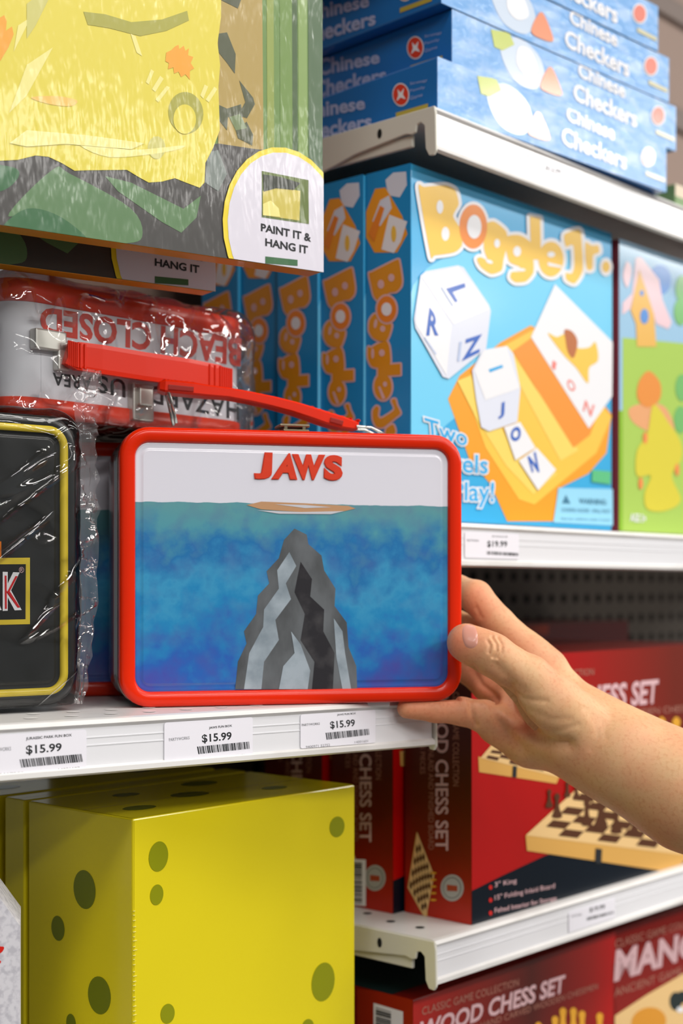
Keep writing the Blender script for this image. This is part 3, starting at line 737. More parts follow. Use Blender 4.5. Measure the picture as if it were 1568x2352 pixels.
mx1 = N.new('ShaderNodeMix'); mx1.data_type = 'RGBA'; L.new(math_n('MULTIPLY', math_n('SUBTRACT', nz2.outputs['Fac'], 0.45), 1.2), mx1.inputs['Factor'])
L.new(mx0.outputs['Result'], mx1.inputs['A']); mx1.inputs['B'].default_value = lin((88, 92, 160))
hor = math_n('GREATER_THAN', math_n('ADD', sp.outputs['Z'], math_n('MULTIPLY', math_n('SUBTRACT', nz2.outputs['Fac'], 0.5), 0.003)), 0.1285)
mx2 = N.new('ShaderNodeMix'); mx2.data_type = 'RGBA'; L.new(hor, mx2.inputs['Factor']); L.new(mx1.outputs['Result'], mx2.inputs['A'])
mx2.inputs['B'].default_value = lin((228, 227, 238)); L.new(mx2.outputs['Result'], b.inputs['Base Color'])
add_bump(pm, 130, 0.06, 0.001, 3, coat=True)

def lunch_shell(t, red, panel, side_m, bead_m):
    bm = bmesh.new()
    rr_loft(bm, LW, LHt, LR, [(0.0098, 0.0026), (0.0092, 0.0008), (0.0084, 0.0), (0.0028, 0.0), (0.0012, 0.0008), (0.0003, 0.0024), (0.0, 0.0045), (0.0, 0.014), (0.001, 0.0155), (0.003, 0.0157)])
    link('front_rim', bm, red, t)
    bm = bmesh.new()
    rr_loft(bm, LW, LHt, LR, [(0.0098, 0.0026), (0.0112, 0.0022), (0.0125, 0.0030), (0.0142, 0.0022), (0.0150, 0.0020)], cap1=True)
    link('picture_panel', bm, panel, t)
    bm = bmesh.new()
    rr_loft(bm, LW, LHt, LR, [(0.003, 0.0150), (0.0004, 0.0162), (-0.0004, 0.0175), (0.0004, 0.0188), (0.003, 0.0196)])
    link('seam_bead', bm, bead_m, t)
    bm = bmesh.new()
    rr_loft(bm, LW, LHt, LR, [(0.003, 0.0190), (0.0012, 0.020), (0.0010, 0.060), (0.0, 0.0625), (0.0, 0.078), (0.0012, 0.0845), (0.004, LDp), (0.012, LDp)], cap1=True)
    link('back_shell', bm, side_m, t)
tin = mat('tin_side', (150, 152, 154), 0.2, 0.9); bead = mat('tin_bead', (205, 200, 192), 0.18, 1.0)
t0 = thing('lunch_box', 'held red-rimmed tin lunch box with orange-red lettering over a blue sea picture', 'lunch box', MB)
lunch_shell(t0, red_paint, pm, tin, bead)
# lettering, embossed
bmL = bmesh.new()
def emboss(st, quad, hgt, off_=.07, steps=((0, 1.0), (0.7, 1.0), (1.0, 0.96))):
    I = (MB @ F_front()).inverted()
    A_ = Art(MB, F_front(), LW, LHt); q = [A_.uv(p) for p in quad]; A_.bm.free()
    bb = text_tris(st, off_)[1]
    cache = {}
    for lv, (z, o2) in enumerate(((hgt * .55, off_), (hgt, off_ - .02))):
        tr = text_tris(st, o2, 0, 4)[0]
        for t_ in tr:
            vs = []
            for v in t_:
                a = (v.x - bb[0]) / (bb[2] - bb[0]); b_ = (v.y - bb[1]) / (bb[3] - bb[1])
                p = (q[3] * (1 - a) + q[2] * a) * (1 - b_) + (q[0] * (1 - a) + q[1] * a) * b_
                vs.append((p.x, 0.0020 - z, p.y))
            try: bmL.faces.new([bmL.verts.new(v) for v in vs])
            except ValueError: pass
for ch, q in (('J', [(596, 1038), (627, 1039), (625, 1102), (580, 1100)]), ('A', [(655, 1040), (676, 1041), (684, 1102), (623, 1101)]),
              ('W', [(671, 1042), (748, 1044), (737, 1103), (680, 1102)]), ('S', [(745, 1044), (789, 1045), (788, 1104), (743, 1104)])):
    emboss(ch, q, 0.0010)
bmesh.ops.remove_doubles(bmL, verts=bmL.verts, dist=1e-6)
lr = add_bump(mat('letter_red', (222, 62, 32), 0.25, 0, 0.5), 200, .15, .001)
link('lettering', bmL, lr, t0)
# picture: grey sea rock and a drifting plank
rock = mat('rock_grey', (112, 116, 120), 0.25, 0, 0.5); add_noise(rock, (78, 80, 82), 45, 0.35, 0.65, 5, (1, 1, .5))
rockl = mat('rock_light', (168, 180, 190), 0.25, 0, 0.5); add_noise(rockl, (120, 134, 144), 50, 0.4, 0.7, 5)
rockd = mat('rock_dark', (44, 42, 46), 0.25, 0, 0.5); add_noise(rockd, (74, 72, 74), 60, 0.45, 0.7, 5)
A = Art(MB, Matrix.Translation((0, 0.0020, 0)) @ F_front(), LW, LHt - 0.01); A.EPS = 0.00012
A.poly([(540, 1583), (546, 1520), (566, 1478), (560, 1450), (588, 1410), (592, 1368), (618, 1340), (612, 1312), (640, 1282), (652, 1240), (676, 1214), (704, 1228), (708, 1250), (738, 1276), (744, 1310), (770, 1352), (768, 1392), (796, 1430), (800, 1486), (818, 1530), (820, 1583)], rock, 1)
A.poly([(560, 1583), (572, 1500), (604, 1440), (606, 1400), (640, 1352), (636, 1310), (664, 1268), (680, 1300), (656, 1340), (668, 1376), (632, 1424), (640, 1470), (606, 1520), (600, 1583)], rockl, 2)
A.poly([(690, 1290), (716, 1330), (712, 1370), (744, 1400), (742, 1450), (768, 1500), (764, 1583), (716, 1583), (722, 1520), (690, 1470), (700, 1410), (676, 1360)], rockd, 2)
A.poly([(640, 1583), (650, 1530), (676, 1500), (668, 1450), (690, 1480), (712, 1540), (706, 1583)], rockl, 3)
A.poly([(766, 1420), (786, 1450), (792, 1500), (806, 1583), (786, 1583), (772, 1510)], rockl, 2)
tan = mat('plank_tan', (196, 150, 110), 0.3, 0, .4)
A.poly([(566, 1160), (600, 1152), (700, 1156), (800, 1162), (816, 1168), (790, 1174), (690, 1176), (600, 1170)], tan, 2)
A.poly([(590, 1172), (690, 1176), (790, 1174), (760, 1181), (640, 1180)], mat('plank_pale', (206, 206, 214), 0.3, 0, .4), 3)
A.poly([(630, 1158), (700, 1160), (760, 1165), (700, 1167)], mat('plank_pale', (206, 206, 214)), 3)
A.build('picture', t0)
# handle
def at_plane(px, py, yl, M_=MB):
    I = M_.inverted(); o = I @ Vector((0, 0, CZ)); q = I @ (Vector((0, 0, CZ)) + ray(px, py)); d = q - o
    s_ = (yl - o.y) / d.y; return o + d * s_
pts = [(364, 889), (376, 890), (400, 892), (440, 896), (470, 900), (520, 905), (570, 914), (620, 925), (670, 938), (710, 951), (745, 963), (780, 973), (817, 981)]
c3 = [at_plane(x, y, 0.043) for x, y in pts]
ht = [.0030, .0040, .0042, .0042, .0038, .0034, .0034, .0036, .0038, .0040, .0042, .0040, .0026]
bm = bmesh.new(); sweep(bm, c3, ht, [.007, .009, .009, .009, .0085, .008, .008, .008, .0085, .009, .009, .009, .007], (0, 1, 0))
for s0, s1, n_ in ((1, 3, 7), (9, 12, 7)):
    for k in range(n_):
        u = s0 + (s1 - s0) * k / (n_ - 1); i = min(int(u), 11); p = c3[i].lerp(c3[i + 1], u - i)
        tz = (c3[i + 1] - c3[i]).normalized(); up = Vector((0, 1, 0)).cross(tz).normalized(); up = up if up.z > 0 else -up
        g = bmesh.ops.create_uvsphere(bm, u_segments=8, v_segments=5, radius=1)['verts']
        for v in g:
            c = v.co.copy(); v.co = p + up * .0040 + tz * c.x * .0016 + Vector((0, 1, 0)) * c.y * .0078 + up * c.z * .0013
hd = link('handle', bm, mat('handle_red', (228, 40, 0), 0.38, 0, 0.1, .25), t0)
bm = bmesh.new()
for a, b_ in ((1, 3), (10, 11.6)):
    i0, i1 = int(a), int(b_); p, q = c3[i0], c3[i1]
    tz = (q - p).normalized(); up = Vector((0, 1, 0)).cross(tz).normalized(); up = up if up.z > 0 else -up
    pa = p + Vector((0, -.0093, 0)) - up * .0008 + tz * .002; pb = q + Vector((0, -.0091, 0)) - up * .0008
    bm = bmesh.new(); sweep(bm, [pa, pb], .0016, .0006, (0, 1, 0)); link('grip_slot', bm, mat('slot_shade_red', (150, 22, 6), 0.5), hd)  # flat darker red strip painting the shade inside the handle slot

bm = bmesh.new()
for yy in (-.0075, .0075):
    tube(bm, [at_plane(378, 886, 0.043) + Vector((0, yy, 0)), at_plane(388, 915, 0.043) + Vector((0, yy * .9, 0)), at_plane(402, 968, 0.043) + Vector((0, yy * .9, -.002))], .0011)
link('wire_loop', bm, steel, t0)
bm = bmesh.new()
pr = at_plane(812, 979, 0.043)
for yy in (-.0075, .0075):
    tube(bm, [pr + Vector((0, yy, -.001)), at_plane(845, 985, 0.043) + Vector((0, yy, 0)), at_plane(872, 992, 0.043) + Vector((0, yy, -.002))], .0011)
link('wire_loop', bm, steel, t0)
# latch on top
a = at_plane(646, 982, 0.012); b_ = at_plane(712, 982, 0.012); top = LHt
bm = bmesh.new()
bx(bm, (a.x + .001, 0.010, top - 0.0005), (b_.x - .001, 0.034, top + 0.0018), .0006)
bx(bm, (a.x - .001, 0.012, top + 0.0032), (b_.x, 0.030, top + 0.0056), .001)
bx(bm, (a.x + .002, 0.012, top + .001), (a.x + .004, 0.028, top + .004)); bx(bm, (b_.x - .005, 0.012, top + .001), (b_.x - .003, 0.028, top + .004))
link('latch', bm, mat('aged_brass', (128, 118, 96), 0.3, 0.9), t0)
# underside hinge plate
a = at_plane(836, 1614, 0.016); b_ = at_plane(888, 1614, 0.016)
bm = bmesh.new(); bx(bm, (a.x, 0.008, -0.0032), (b_.x, 0.017, 0.0006), .0006)
link('hinge_plate', bm, mat('zinc', (214, 214, 212), 0.35, 0.3), t0)

# second identical lunch box behind, without the handle raised
t2 = thing('lunch_box', 'red-rimmed tin lunch box directly behind the held one, a sliver of it in view', 'lunch box', MB)
for ch in list(t0.children):
    if ch.name.split('.')[0] in ('front_rim', 'picture_panel', 'seam_bead', 'back_shell', 'picture', 'lettering'):
        c = ch.copy(); COL.objects.link(c); c.parent = t2
place(t2, frame(Vector((-0.1374, 0.88, 0)) + Bdir * -0.034 + Vector((-Bdir.y, Bdir.x, 0)) * 0.101 + Vector((0, 0, CZ - 0.0748)), Bdir))
t0['group'] = t2['group'] = 'matching red tin lunch boxes'

# black lunch box with a yellow line in a clear bag
MK = frame(Vector((-0.1612, 0.868, 0)) - UL * LW + Vector((0, 0, CZ - 0.0712)), UL)
blk = mat('black_enamel', (34, 36, 36), 0.3, 0, 0.4)
bp = mat('black_print', (26, 28, 28), 0.45, 0, 0.3); add_noise(bp, (44, 46, 46), 12, 0.45, 0.8)
tk = thing('lunch_box', 'black tin lunch box with a yellow border line, in a clear bag at the left', 'lunch box', MK)
lunch_shell(tk, blk, bp, mat('dark_tin', (60, 62, 62), 0.3, 0.6), mat('dark_bead', (90, 90, 88), 0.25, 0.8))
yl = mat('line_yellow', (222, 196, 52), 0.4, 0, 0.4)
bm = bmesh.new(); rr_loft(bm, LW, LHt, LR, [(0.0066, -0.0003), (0.0066, -0.0004), (0.0108, -0.0004), (0.0108, 0.003)], rmin=.008)
link('border_line', bm, yl, tk)
A = Art(MK, Matrix.Translation((0, 0.0020, 0)) @ F_front(), LW, LHt)
A.zoom(0, 860, 2.868)
A.poly([(-700, 1215), (196, 1207), (196, 1645), (-700, 1665)], yl, 2)
A.poly([(-680, 1255), (168, 1250), (166, 1612), (-680, 1632)], mat('badge_black', (22, 22, 22), 0.4, 0, .3), 3)
kr = mat('badge_red', (206, 30, 36), 0.4)
A.text('JURASSIC', [(-740, 1010), (-40, 1010), (-40, 1180), (-740, 1180)], mat('badge_orange', (226, 120, 20), 0.4), 4, off=.03)
A.poly([(-60, 1100), (6, 1100), (6, 1205), (-60, 1205)], mat('badge_orange', (226, 120, 20)), 4)
for ch, x0, x1, in (('P', -340, -250), ('A', -250, -120), ('R', -110, 8), ('K', 15, 140)):
    q = [(x0, 1300), (x1, 1305), (x1, 1552), (x0, 1558)]
    A.text(ch, q, white_ink, 4, off=.05); A.text(ch, [(x0 + 12, 1325), (x1 - 14, 1330), (x1 - 10, 1535), (x0 + 14, 1545)], kr, 5, off=-.015)
A.text('®', [(122, 1268), (155, 1268), (155, 1307), (122, 1307)], rose, 4)
A.build('badge', tk)

# ------------------------------------------------------------------ clear bags
def make_film(name, scale_vec, sc, width, rot=(0, 0, 0), mask_lo=.3, second=.3, haze=0.0, glint=.16):
    film = bpy.data.materials.new(name); film.use_nodes = True
    N = film.node_tree.nodes; L = film.node_tree.links
    for n in list(N): N.remove(n)
    out = N.new('ShaderNodeOutputMaterial'); tr = N.new('ShaderNodeBsdfTransparent'); gl = N.new('ShaderNodeBsdfGlossy'); mx = N.new('ShaderNodeMixShader')
    tr.inputs[0].default_value = (0.985, 0.985, 0.985, 1); gl.inputs['Roughness'].default_value = 0.05
    tc = N.new('ShaderNodeTexCoord')
    def M(op, a, b_=0.0, c_=0.0):
        n = N.new('ShaderNodeMath'); n.operation = op
        for i, v in enumerate((a, b_, c_)):
            if isinstance(v, (int, float)): n.inputs[i].default_value = v
            else: L.new(v, n.inputs[i])
        return n.outputs[0]
    hs = []
    for k, (vec, s_, w_) in enumerate(((scale_vec, sc, width), ((1, 1, 1), 26, .05))):
        mr_ = N.new('ShaderNodeMapping'); mr_.inputs['Rotation'].default_value = rot if k == 0 else (0, 0, 0)
        mp = N.new('ShaderNodeMapping'); mp.inputs['Scale'].default_value = vec; mp.inputs['Location'].default_value = (3.3 * k, 1, 2)
        nz = N.new('ShaderNodeTexNoise'); nz.inputs['Scale'].default_value = s_; nz.inputs['Detail'].default_value = 2; nz.inputs['Distortion'].default_value = 0.4
        L.new(tc.outputs['Object'], mr_.inputs[0]); L.new(mr_.outputs[0], mp.inputs[0]); L.new(mp.outputs[0], nz.inputs['Vector'])
        h = M('MAXIMUM', M('SUBTRACT', w_, M('ABSOLUTE', M('SUBTRACT', nz.outputs['Fac'], 0.5))), 0.0)
        hs.append(M('MULTIPLY', h, 1.0 / w_))
    nm_ = N.new('ShaderNodeTexNoise'); nm_.inputs['Scale'].default_value = 9; nm_.inputs['Detail'].default_value = 1; L.new(tc.outputs['Object'], nm_.inputs['Vector'])
    mk = M('MINIMUM', M('MAXIMUM', M('MULTIPLY', M('SUBTRACT', nm_.outputs['Fac'], mask_lo), 9.0), 0.0), 1.0)
    hs[0] = M('MULTIPLY', hs[0], mk)
    hh = M('ADD', hs[0], M('MULTIPLY', hs[1], second))
    bp_ = N.new('ShaderNodeBump'); bp_.inputs['Strength'].default_value = 1.0; bp_.inputs['Distance'].default_value = 0.0016
    L.new(hh, bp_.inputs['Height']); L.new(bp_.outputs[0], gl.inputs['Normal'])
    fr = N.new('ShaderNodeFresnel'); fr.inputs[0].default_value = 1.45; L.new(bp_.outputs[0], fr.inputs['Normal'])
    f1 = M('MULTIPLY_ADD', fr.outputs[0], 0.8, M('MULTIPLY', M('MINIMUM', hs[0], 1.0), glint)); f1 = M('MINIMUM', f1, 0.85)
    src = tr.outputs[0]
    if haze:
        df = N.new('ShaderNodeBsdfDiffuse'); df.inputs[0].default_value = (.9, .88, .9, 1); mh = N.new('ShaderNodeMixShader'); mh.inputs[0].default_value = haze
        L.new(tr.outputs[0], mh.inputs[1]); L.new(df.outputs[0], mh.inputs[2]); src = mh.outputs[0]
    L.new(f1, mx.inputs[0]); L.new(src, mx.inputs[1]); L.new(gl.outputs[0], mx.inputs[2]); L.new(mx.outputs[0], out.inputs[0])
    return film
film_long = make_film('stretched_film', (0.16, 1, 1.6), 20, .026, (0, 0.62, 0), .34, .05, 0.0, .12)
film_flap = make_film('seam_film', (0.6, 1, 1), 60, .05, (0, 0, 0), .3, .4, .07, .35)
film_crumple = make_film('crumpled_film', (1, .6, .6), 24, .04, (0, -.5, 0), .36, .15, .02, .2)

def ridged(p, sc, seed):
    q = Vector((p[0] * sc[0], p[1] * sc[1], p[2] * sc[2])) + Vector((seed, seed * 1.7, -seed))
    return 1 - abs(noise.noise(q)) * 2.2
def bag(M, size, grow, label, seed, film, crease=(30, 30, 60), amp=0.003, fins=()):
    w, d, h = size
    t = thing('clear_plastic_bag', label, 'plastic bag', M)
    bm = bmesh.new()
    bmesh.ops.create_cube(bm, size=1)
    bmesh.ops.subdivide_edges(bm, edges=bm.edges[:], cuts=46, use_grid_fill=True)
    for v in bm.verts:
        c = v.co
        p = Vector(((c.x + .5) * (w + 2 * grow) - grow, (c.y + .5) * (d + 2 * grow) - grow, (c.z + .5) * (h + 2 * grow) - grow))
        # round the corners
        ctr = Vector((min(max(p.x, .012), w - .012), min(max(p.y, .008), d - .008), min(max(p.z, .012), h - .012)))
        dv = p - ctr; R_ = .012 + grow
        lim = Vector((R_, .008 + grow, R_)); e_ = math.sqrt((dv.x / lim.x) ** 2 + (dv.y / lim.y) ** 2 + (dv.z / lim.z) ** 2)
        if e_ > 1: p = ctr + dv / e_
        nrm = dv.normalized() if dv.length > 1e-6 else Vector((0, 0, 1))
        rot = Vector((p.x * .8 - p.z * .6, p.y, p.x * .6 + p.z * .8))
        a = amp * (ridged(rot, crease, seed) - .4) * .5 + amp * .5 * noise.noise(rot * 60 + Vector((seed, 0, 0)))
        p = p + nrm * max(a, -grow * .6)
        if p.z < -.0005: p.z = -.0005
        v.co = p
    link('film', bm, film, t, smooth=True)
    for (pts_, wd, cr_) in fins:
        bm = bmesh.new(); rows = []
        n_ = len(pts_); K = 60
        for k in range(K + 1):
            u = k / K * (n_ - 1); i = min(int(u), n_ - 2); f = u - i
            p = Vector(pts_[i]).lerp(Vector(pts_[i + 1]), f); ww = wd[i] * (1 - f) + wd[i + 1] * f
            row = []
            for j in range(13):
                s_ = j / 12
                q = p + Vector(cr_) * ww * s_
                rr_ = noise.noise(Vector((k * .35 + seed, j * .3, 2))) * .006 * s_ + (1 - abs(noise.noise(Vector((k * .6, j * .15, seed))))) * .004 * s_
                q += Vector((noise.noise(Vector((k * .5, j * .4, 7))) * .002, rr_, noise.noise(Vector((k * .5, j * .4, 3))) * .0015))
                row.append(bm.verts.new(q))
            rows.append(row)
        for a_, b2 in zip(rows, rows[1:]):
            for j in range(12): bm.faces.new((a_[j], a_[j + 1], b2[j + 1], b2[j]))
        link('seam_flap', bm, film_flap, t, smooth=True)
    return t
bag(MK, (LW, LDp, LHt), 0.0045, 'crinkled clear plastic bag around the black tin lunch box', 3.1, film_long, (14, 30, 48), .003,
    fins=[([(LW - .002, .0, .0), (LW + .001, .0, .05), (LW + .002, .0, .12), (LW + .001, .0, .165), (LW - .003, .0, .180), (LW + .004, .002, .206)],
           [.008, .013, .013, .014, .018, .016], (1, 0, 0)),
          ([(0.02, .04, .178), (0.10, .04, .179), (0.17, .04, .180), (.212, .04, .181)], [.012, .016, .014, .018], (0, 0, 1))])

# ------------------------------------------------------------------ white box lying in a bag
BxW, BxD, BxH = 0.206, 0.16, 0.086
MW = frame(Vector((-0.0638, 1.02, 0)) - UR * BxW + Vector((0, 0, CZ + 0.1062)), UR)
tw = thing('lunch_box', 'white and red lunch box lying flat in a clear bag, its lettering upside down', 'lunch box', MW)
rim2 = mat('rim_red', (226, 56, 16), 0.3, 0, .3)
wside = mat('side_white', (214, 216, 222), 0.35, 0, .4)
for nm, m, pr_, c0, c1 in (('lower_rim', rim2, [(0.012, 0.0), (0.002, 0.0), (0.0, 0.002), (0.0, 0.0115), (0.002, 0.0125)], True, False),
                           ('upper_rim', rim2, [(0.002, BxH - .0145), (0.0, BxH - .0135), (0.0, BxH - .003), (0.002, BxH), (0.012, BxH)], False, True),
                           ('side_band', wside, [(0.0022, 0.010), (0.0022, BxH - .012)], False, False)):
    bm = bmesh.new(); rr_loft(bm, BxW, BxD, 0.022, pr_, axis='z', cap0=c0, cap1=c1); link(nm, bm, m, tw)
A = Art(MW, Matrix.Translation((0, 0.0022, 0)) @ F_front(), BxW, BxH).zoom(0, 580, 2.24)
A.poly_uv([(.024, .0125), (BxW - .024, .0125), (BxW - .024, BxH - .0146), (.024, BxH - .0146)], wside, 1)
lred = mat('letter_brick', (206, 58, 40), 0.4)
A.text('BEACH CLOSED', [(1235, 590), (205, 415), (205, 275), (1240, 440)], lred, 2, off=.035, space=1.02)
A.text('HAZARDOUS', [(1228, 865), (500, 720), (500, 630), (1228, 765)], ink, 2, off=.02, space=1.1)
A.text('AREA', [(470, 715), (270, 680), (270, 618), (470, 640)], ink, 2, off=.02, space=1.1)
A.build('side_print', tw)
def wpl(px, py, y=-0.004): return at_plane(px, py, y, MW)
bm = bmesh.new()
c4 = [wpl(x, y, yy) for x, y, yy in ((152, 812, -.006), (175, 818, -.010), (230, 826, -.012), (330, 842, -.013), (430, 856, -.012), (500, 868, -.010), (528, 874, -.006))]
sweep(bm, c4, [.007, .0088, .0092, .0092, .0092, .0088, .006], [.0025] * 7, (0, 1, 0))
for k in list(range(8)) + list(range(26, 34)):
    u = k / 33 * 5.9; i = min(int(u), 5); p = c4[i].lerp(c4[i + 1], u - i)
    bx(bm, (p.x - .0008, p.y - .0034, p.z - .008), (p.x + .0008, p.y - .002, p.z + .008), .0005)
link('handle', bm, mat('handle_red', (222, 44, 10)), tw)
for (x0, y0, x1, y1) in ((78, 764, 150, 800), (130, 786, 158, 850), (302, 884, 350, 965)):
    a, b_ = wpl(x0, y1, -.002), wpl(x1, y0, -.002)
    bm = bmesh.new(); bx(bm, (min(a.x, b_.x), -.004, a.z), (max(a.x, b_.x), .003, b_.z), .0012)
    if x0 == 302:
        bx(bm, (a.x + .003, -.007, a.z + .010), (b_.x - .003, -.003, a.z + .022), .001)
    link('latch', bm, mat('silver_latch', (206, 204, 196), 0.3, 0.7), tw)
bag(MW, (BxW, BxD, BxH), 0.0055, 'crumpled clear plastic bag around the white and red lunch box', 8.4, film_crumple, (38, 30, 32), .003,
    fins=[([(BxW + .004, .02, .0), (BxW + .004, .02, .03), (BxW + .004, .02, .06), (BxW + .003, .02, .088)], [.016, .02, .022, .02], (1, 0, 0))])

# ------------------------------------------------------------------ painting-kit canvases
CAW, CAD, CAH = 0.30, 0.016, 0.40
pR = Vector((-0.01255, 0.93, 0)); UC = Vector((.1818, .122, 0)).normalized()
MC = frame(pR - UC * CAW + Vector((0, 0, CZ + 0.2065)), UC)
cov = mat('canvas_edge', (226, 158, 20), 0.4, 0, .4)
wrap = dict(rough=0.3, coat=0.6)
def cm(n, c): 
    if n in MATS: return MATS[n]
    m = mat(n, c, 0.35, 0, 0.5); return add_bump(m, 190, 0.45, 0.0015, 2, (1, 1, .22), coat=True)
tc_ = carton('painting_kit', 'large shrink-wrapped painting kit with a yellow shape on camouflage greens and a white badge', 'painting kit', MC, (CAW, CAD, CAH), cov, part='canvas_block')
A = Art(MC, F_front(), CAW, CAH)
yel = cm('kit_yellow', (226, 210, 66))
A.poly([(-300, -400), (780, -400), (780, 700), (-300, 500)], cm('kit_green', (104, 138, 66)), 1)
for x, w_, c in ((610, 16, (142, 158, 72)), (640, 40, (110, 142, 66)), (668, 12, (64, 92, 46)), (682, 20, (132, 160, 88)), (705, 40, (76, 104, 70))):
    A.poly([(x, -400), (x + w_, -400), (x + w_ + 4, 620), (x + 4, 620)], cm('kit_stripe_%d' % x, c), 2)
A.poly([(495, -400), (598, -400), (604, 345), (500, 332)], cm('kit_tan', (176, 150, 78)), 3)
for pl in ([(500, 78), (520, 75), (540, 125), (538, 170), (520, 145), (500, 120)], [(548, 185), (580, 225), (584, 240), (566, 272), (545, 266), (562, 235)],
           [(498, 240), (520, 250), (552, 240), (555, 262), (522, 270), (520, 300), (500, 275)], [(540, 300), (565, 280), (580, 310), (578, 335), (545, 318)], [(505, -60), (560, -20), (545, 20), (505, 0)]):
    A.poly(pl, cm('kit_camo', (74, 80, 50)), 4)
A.poly([(525, 270), (550, 262), (566, 295), (540, 300)], cm('kit_camo_green', (112, 130, 84)), 4)
A.poly([(-300, 340), (0, 360), (120, 350), (260, 370), (500, 330), (600, 345), (620, 700), (-300, 600)], cm('kit_charcoal', (66, 64, 62)), 3)
leaf = cm('kit_leaf', (92, 128, 84)); leaf2 = cm('kit_leaf_deep', (52, 104, 62))
A.blob([(120, 390), (160, 400), (300, 480), (325, 545), (280, 560), (180, 560), (60, 500), (20, 490)], leaf, 4)
A.blob([(60, 480), (140, 500), (200, 560), (60, 540), (0, 530)], leaf2, 5)
A.poly([(240, 405), (300, 420), (420, 480), (460, 450), (450, 500), (415, 535), (370, 510), (270, 440)], leaf, 4)
A.blob([(-60, 380), (30, 385), (40, 410), (0, 440), (-60, 430)], leaf2, 4)
A.poly([(475, 350), (500, 345), (520, 400), (500, 440), (470, 420)], cm('kit_slate', (120, 130, 124)), 4)
A.poly([(-300, -400), (508, -400), (506, 40), (498, 100), (504, 150), (500, 200), (503, 300), (488, 340), (470, 375), (468, 420), (457, 432), (420, 418), (400, 410), (370, 418), (340, 420), (318, 408), (290, 391), (200, 392), (170, 393), (140, 375), (110, 361), (80, 358), (40, 368), (0, 370), (-300, 370)], yel, 5)
pale = cm('kit_pale', (240, 230, 140)); olive = cm('kit_olive', (168, 164, 58))
for pl in ([(345, 160), (352, 165), (340, 195), (333, 190)], [(366, 175), (374, 182), (355, 212), (347, 206)], [(381, 198), (388, 202), (362, 236), (355, 230)], [(468, 195), (476, 200), (465, 228), (458, 220)],
           [(490, 200), (497, 206), (478, 236), (470, 230)], [(298, 78), (310, 85), (325, 130), (312, 122)], [(60, 150), (120, 110), (60, 220), (20, 260)], [(40, 60), (70, 40), (30, 120)]):
    A.poly(pl, pale, 6)
A.ell((425, 260), 40, 48, olive, 6, -8); A.ell((422, 275), 26, 34, yel, 7); A.ell((358, 340), 20, 26, cm('kit_straw', (206, 200, 110)), 6)
A.poly([(60, 10), (100, -20), (110, 0), (80, 60), (60, 90)], cm('kit_straw', (206, 200, 110)), 6)
A.poly([(190, 28), (240, 34), (300, 52), (370, 46), (428, 26), (432, 48), (380, 72), (320, 84), (250, 66), (200, 58)], olive, 6)
A.poly([(20, 330), (60, 300), (200, 312), (330, 330), (300, 344), (150, 332), (60, 338)], pale, 7)
A.blob([(180, 330), (300, 345), (420, 335), (380, 350), (250, 362)], pale, 6)
okr = cm('kit_orange', (240, 164, 30))
A.poly([(380, 122), (392, 116), (400, 108), (408, 104), (410, 114), (420, 106), (424, 118), (432, 112), (430, 128), (442, 132), (436, 146), (444, 158), (434, 164), (434, 184), (424, 172), (414, 178), (408, 166), (398, 170), (396, 156), (384, 160), (386, 146), (378, 142)], okr, 6)
A.poly([(-30, 60), (8, 36), (14, 50), (12, 72), (26, 62), (30, 80), (18, 110), (0, 140), (-30, 150)], okr, 6)
A.blob([(70, 225), (130, 222), (175, 232), (160, 245), (110, 240)], cm('kit_peach', (240, 196, 96)), 6)
# badge
A.ell((648, 528), 138, 190, cm('kit_ring', (240, 214, 40)), 8, -8); A.ell((650, 530), 129, 180, cm('kit_badge', (222, 218, 230)), 9, -8)
A.poly([(598, 394), (705, 415), (706, 516), (598, 500)], cm('kit_moss', (98, 116, 48)), 10)
A.poly([(600, 440), (640, 432), (686, 440), (684, 508), (600, 496)], cm('kit_mini', (206, 190, 84)), 11)
A.poly([(600, 402), (640, 408), (686, 422), (670, 438), (630, 434), (602, 442)], cm('kit_night', (42, 48, 34)), 12)
A.poly([(600, 470), (618, 462), (636, 480), (640, 500), (600, 496)], cm('kit_pale', (240, 230, 140)), 12)
A.text('PAINT IT &', [(596, 514), (711, 538), (711, 557), (596, 532)], ink, 10, off=.03)
A.text('HANG IT', [(606, 548), (704, 566), (704, 585), (606, 566)], ink, 10, off=.03)
A.poly([(606, 590), (680, 598), (680, 612), (606, 606)], cm('kit_leaf_deep', (52, 104, 62)), 10)
A.build('front_print', tc_)
c = copy_tree(tc_); place(c, MC @ Matrix.Translation((-0.055, 0.046, -0.0110)))
c['label'] = 'second painting kit in shade just behind and below the large one'
tc_['group'] = c['group'] = 'shrink-wrapped painting kits'

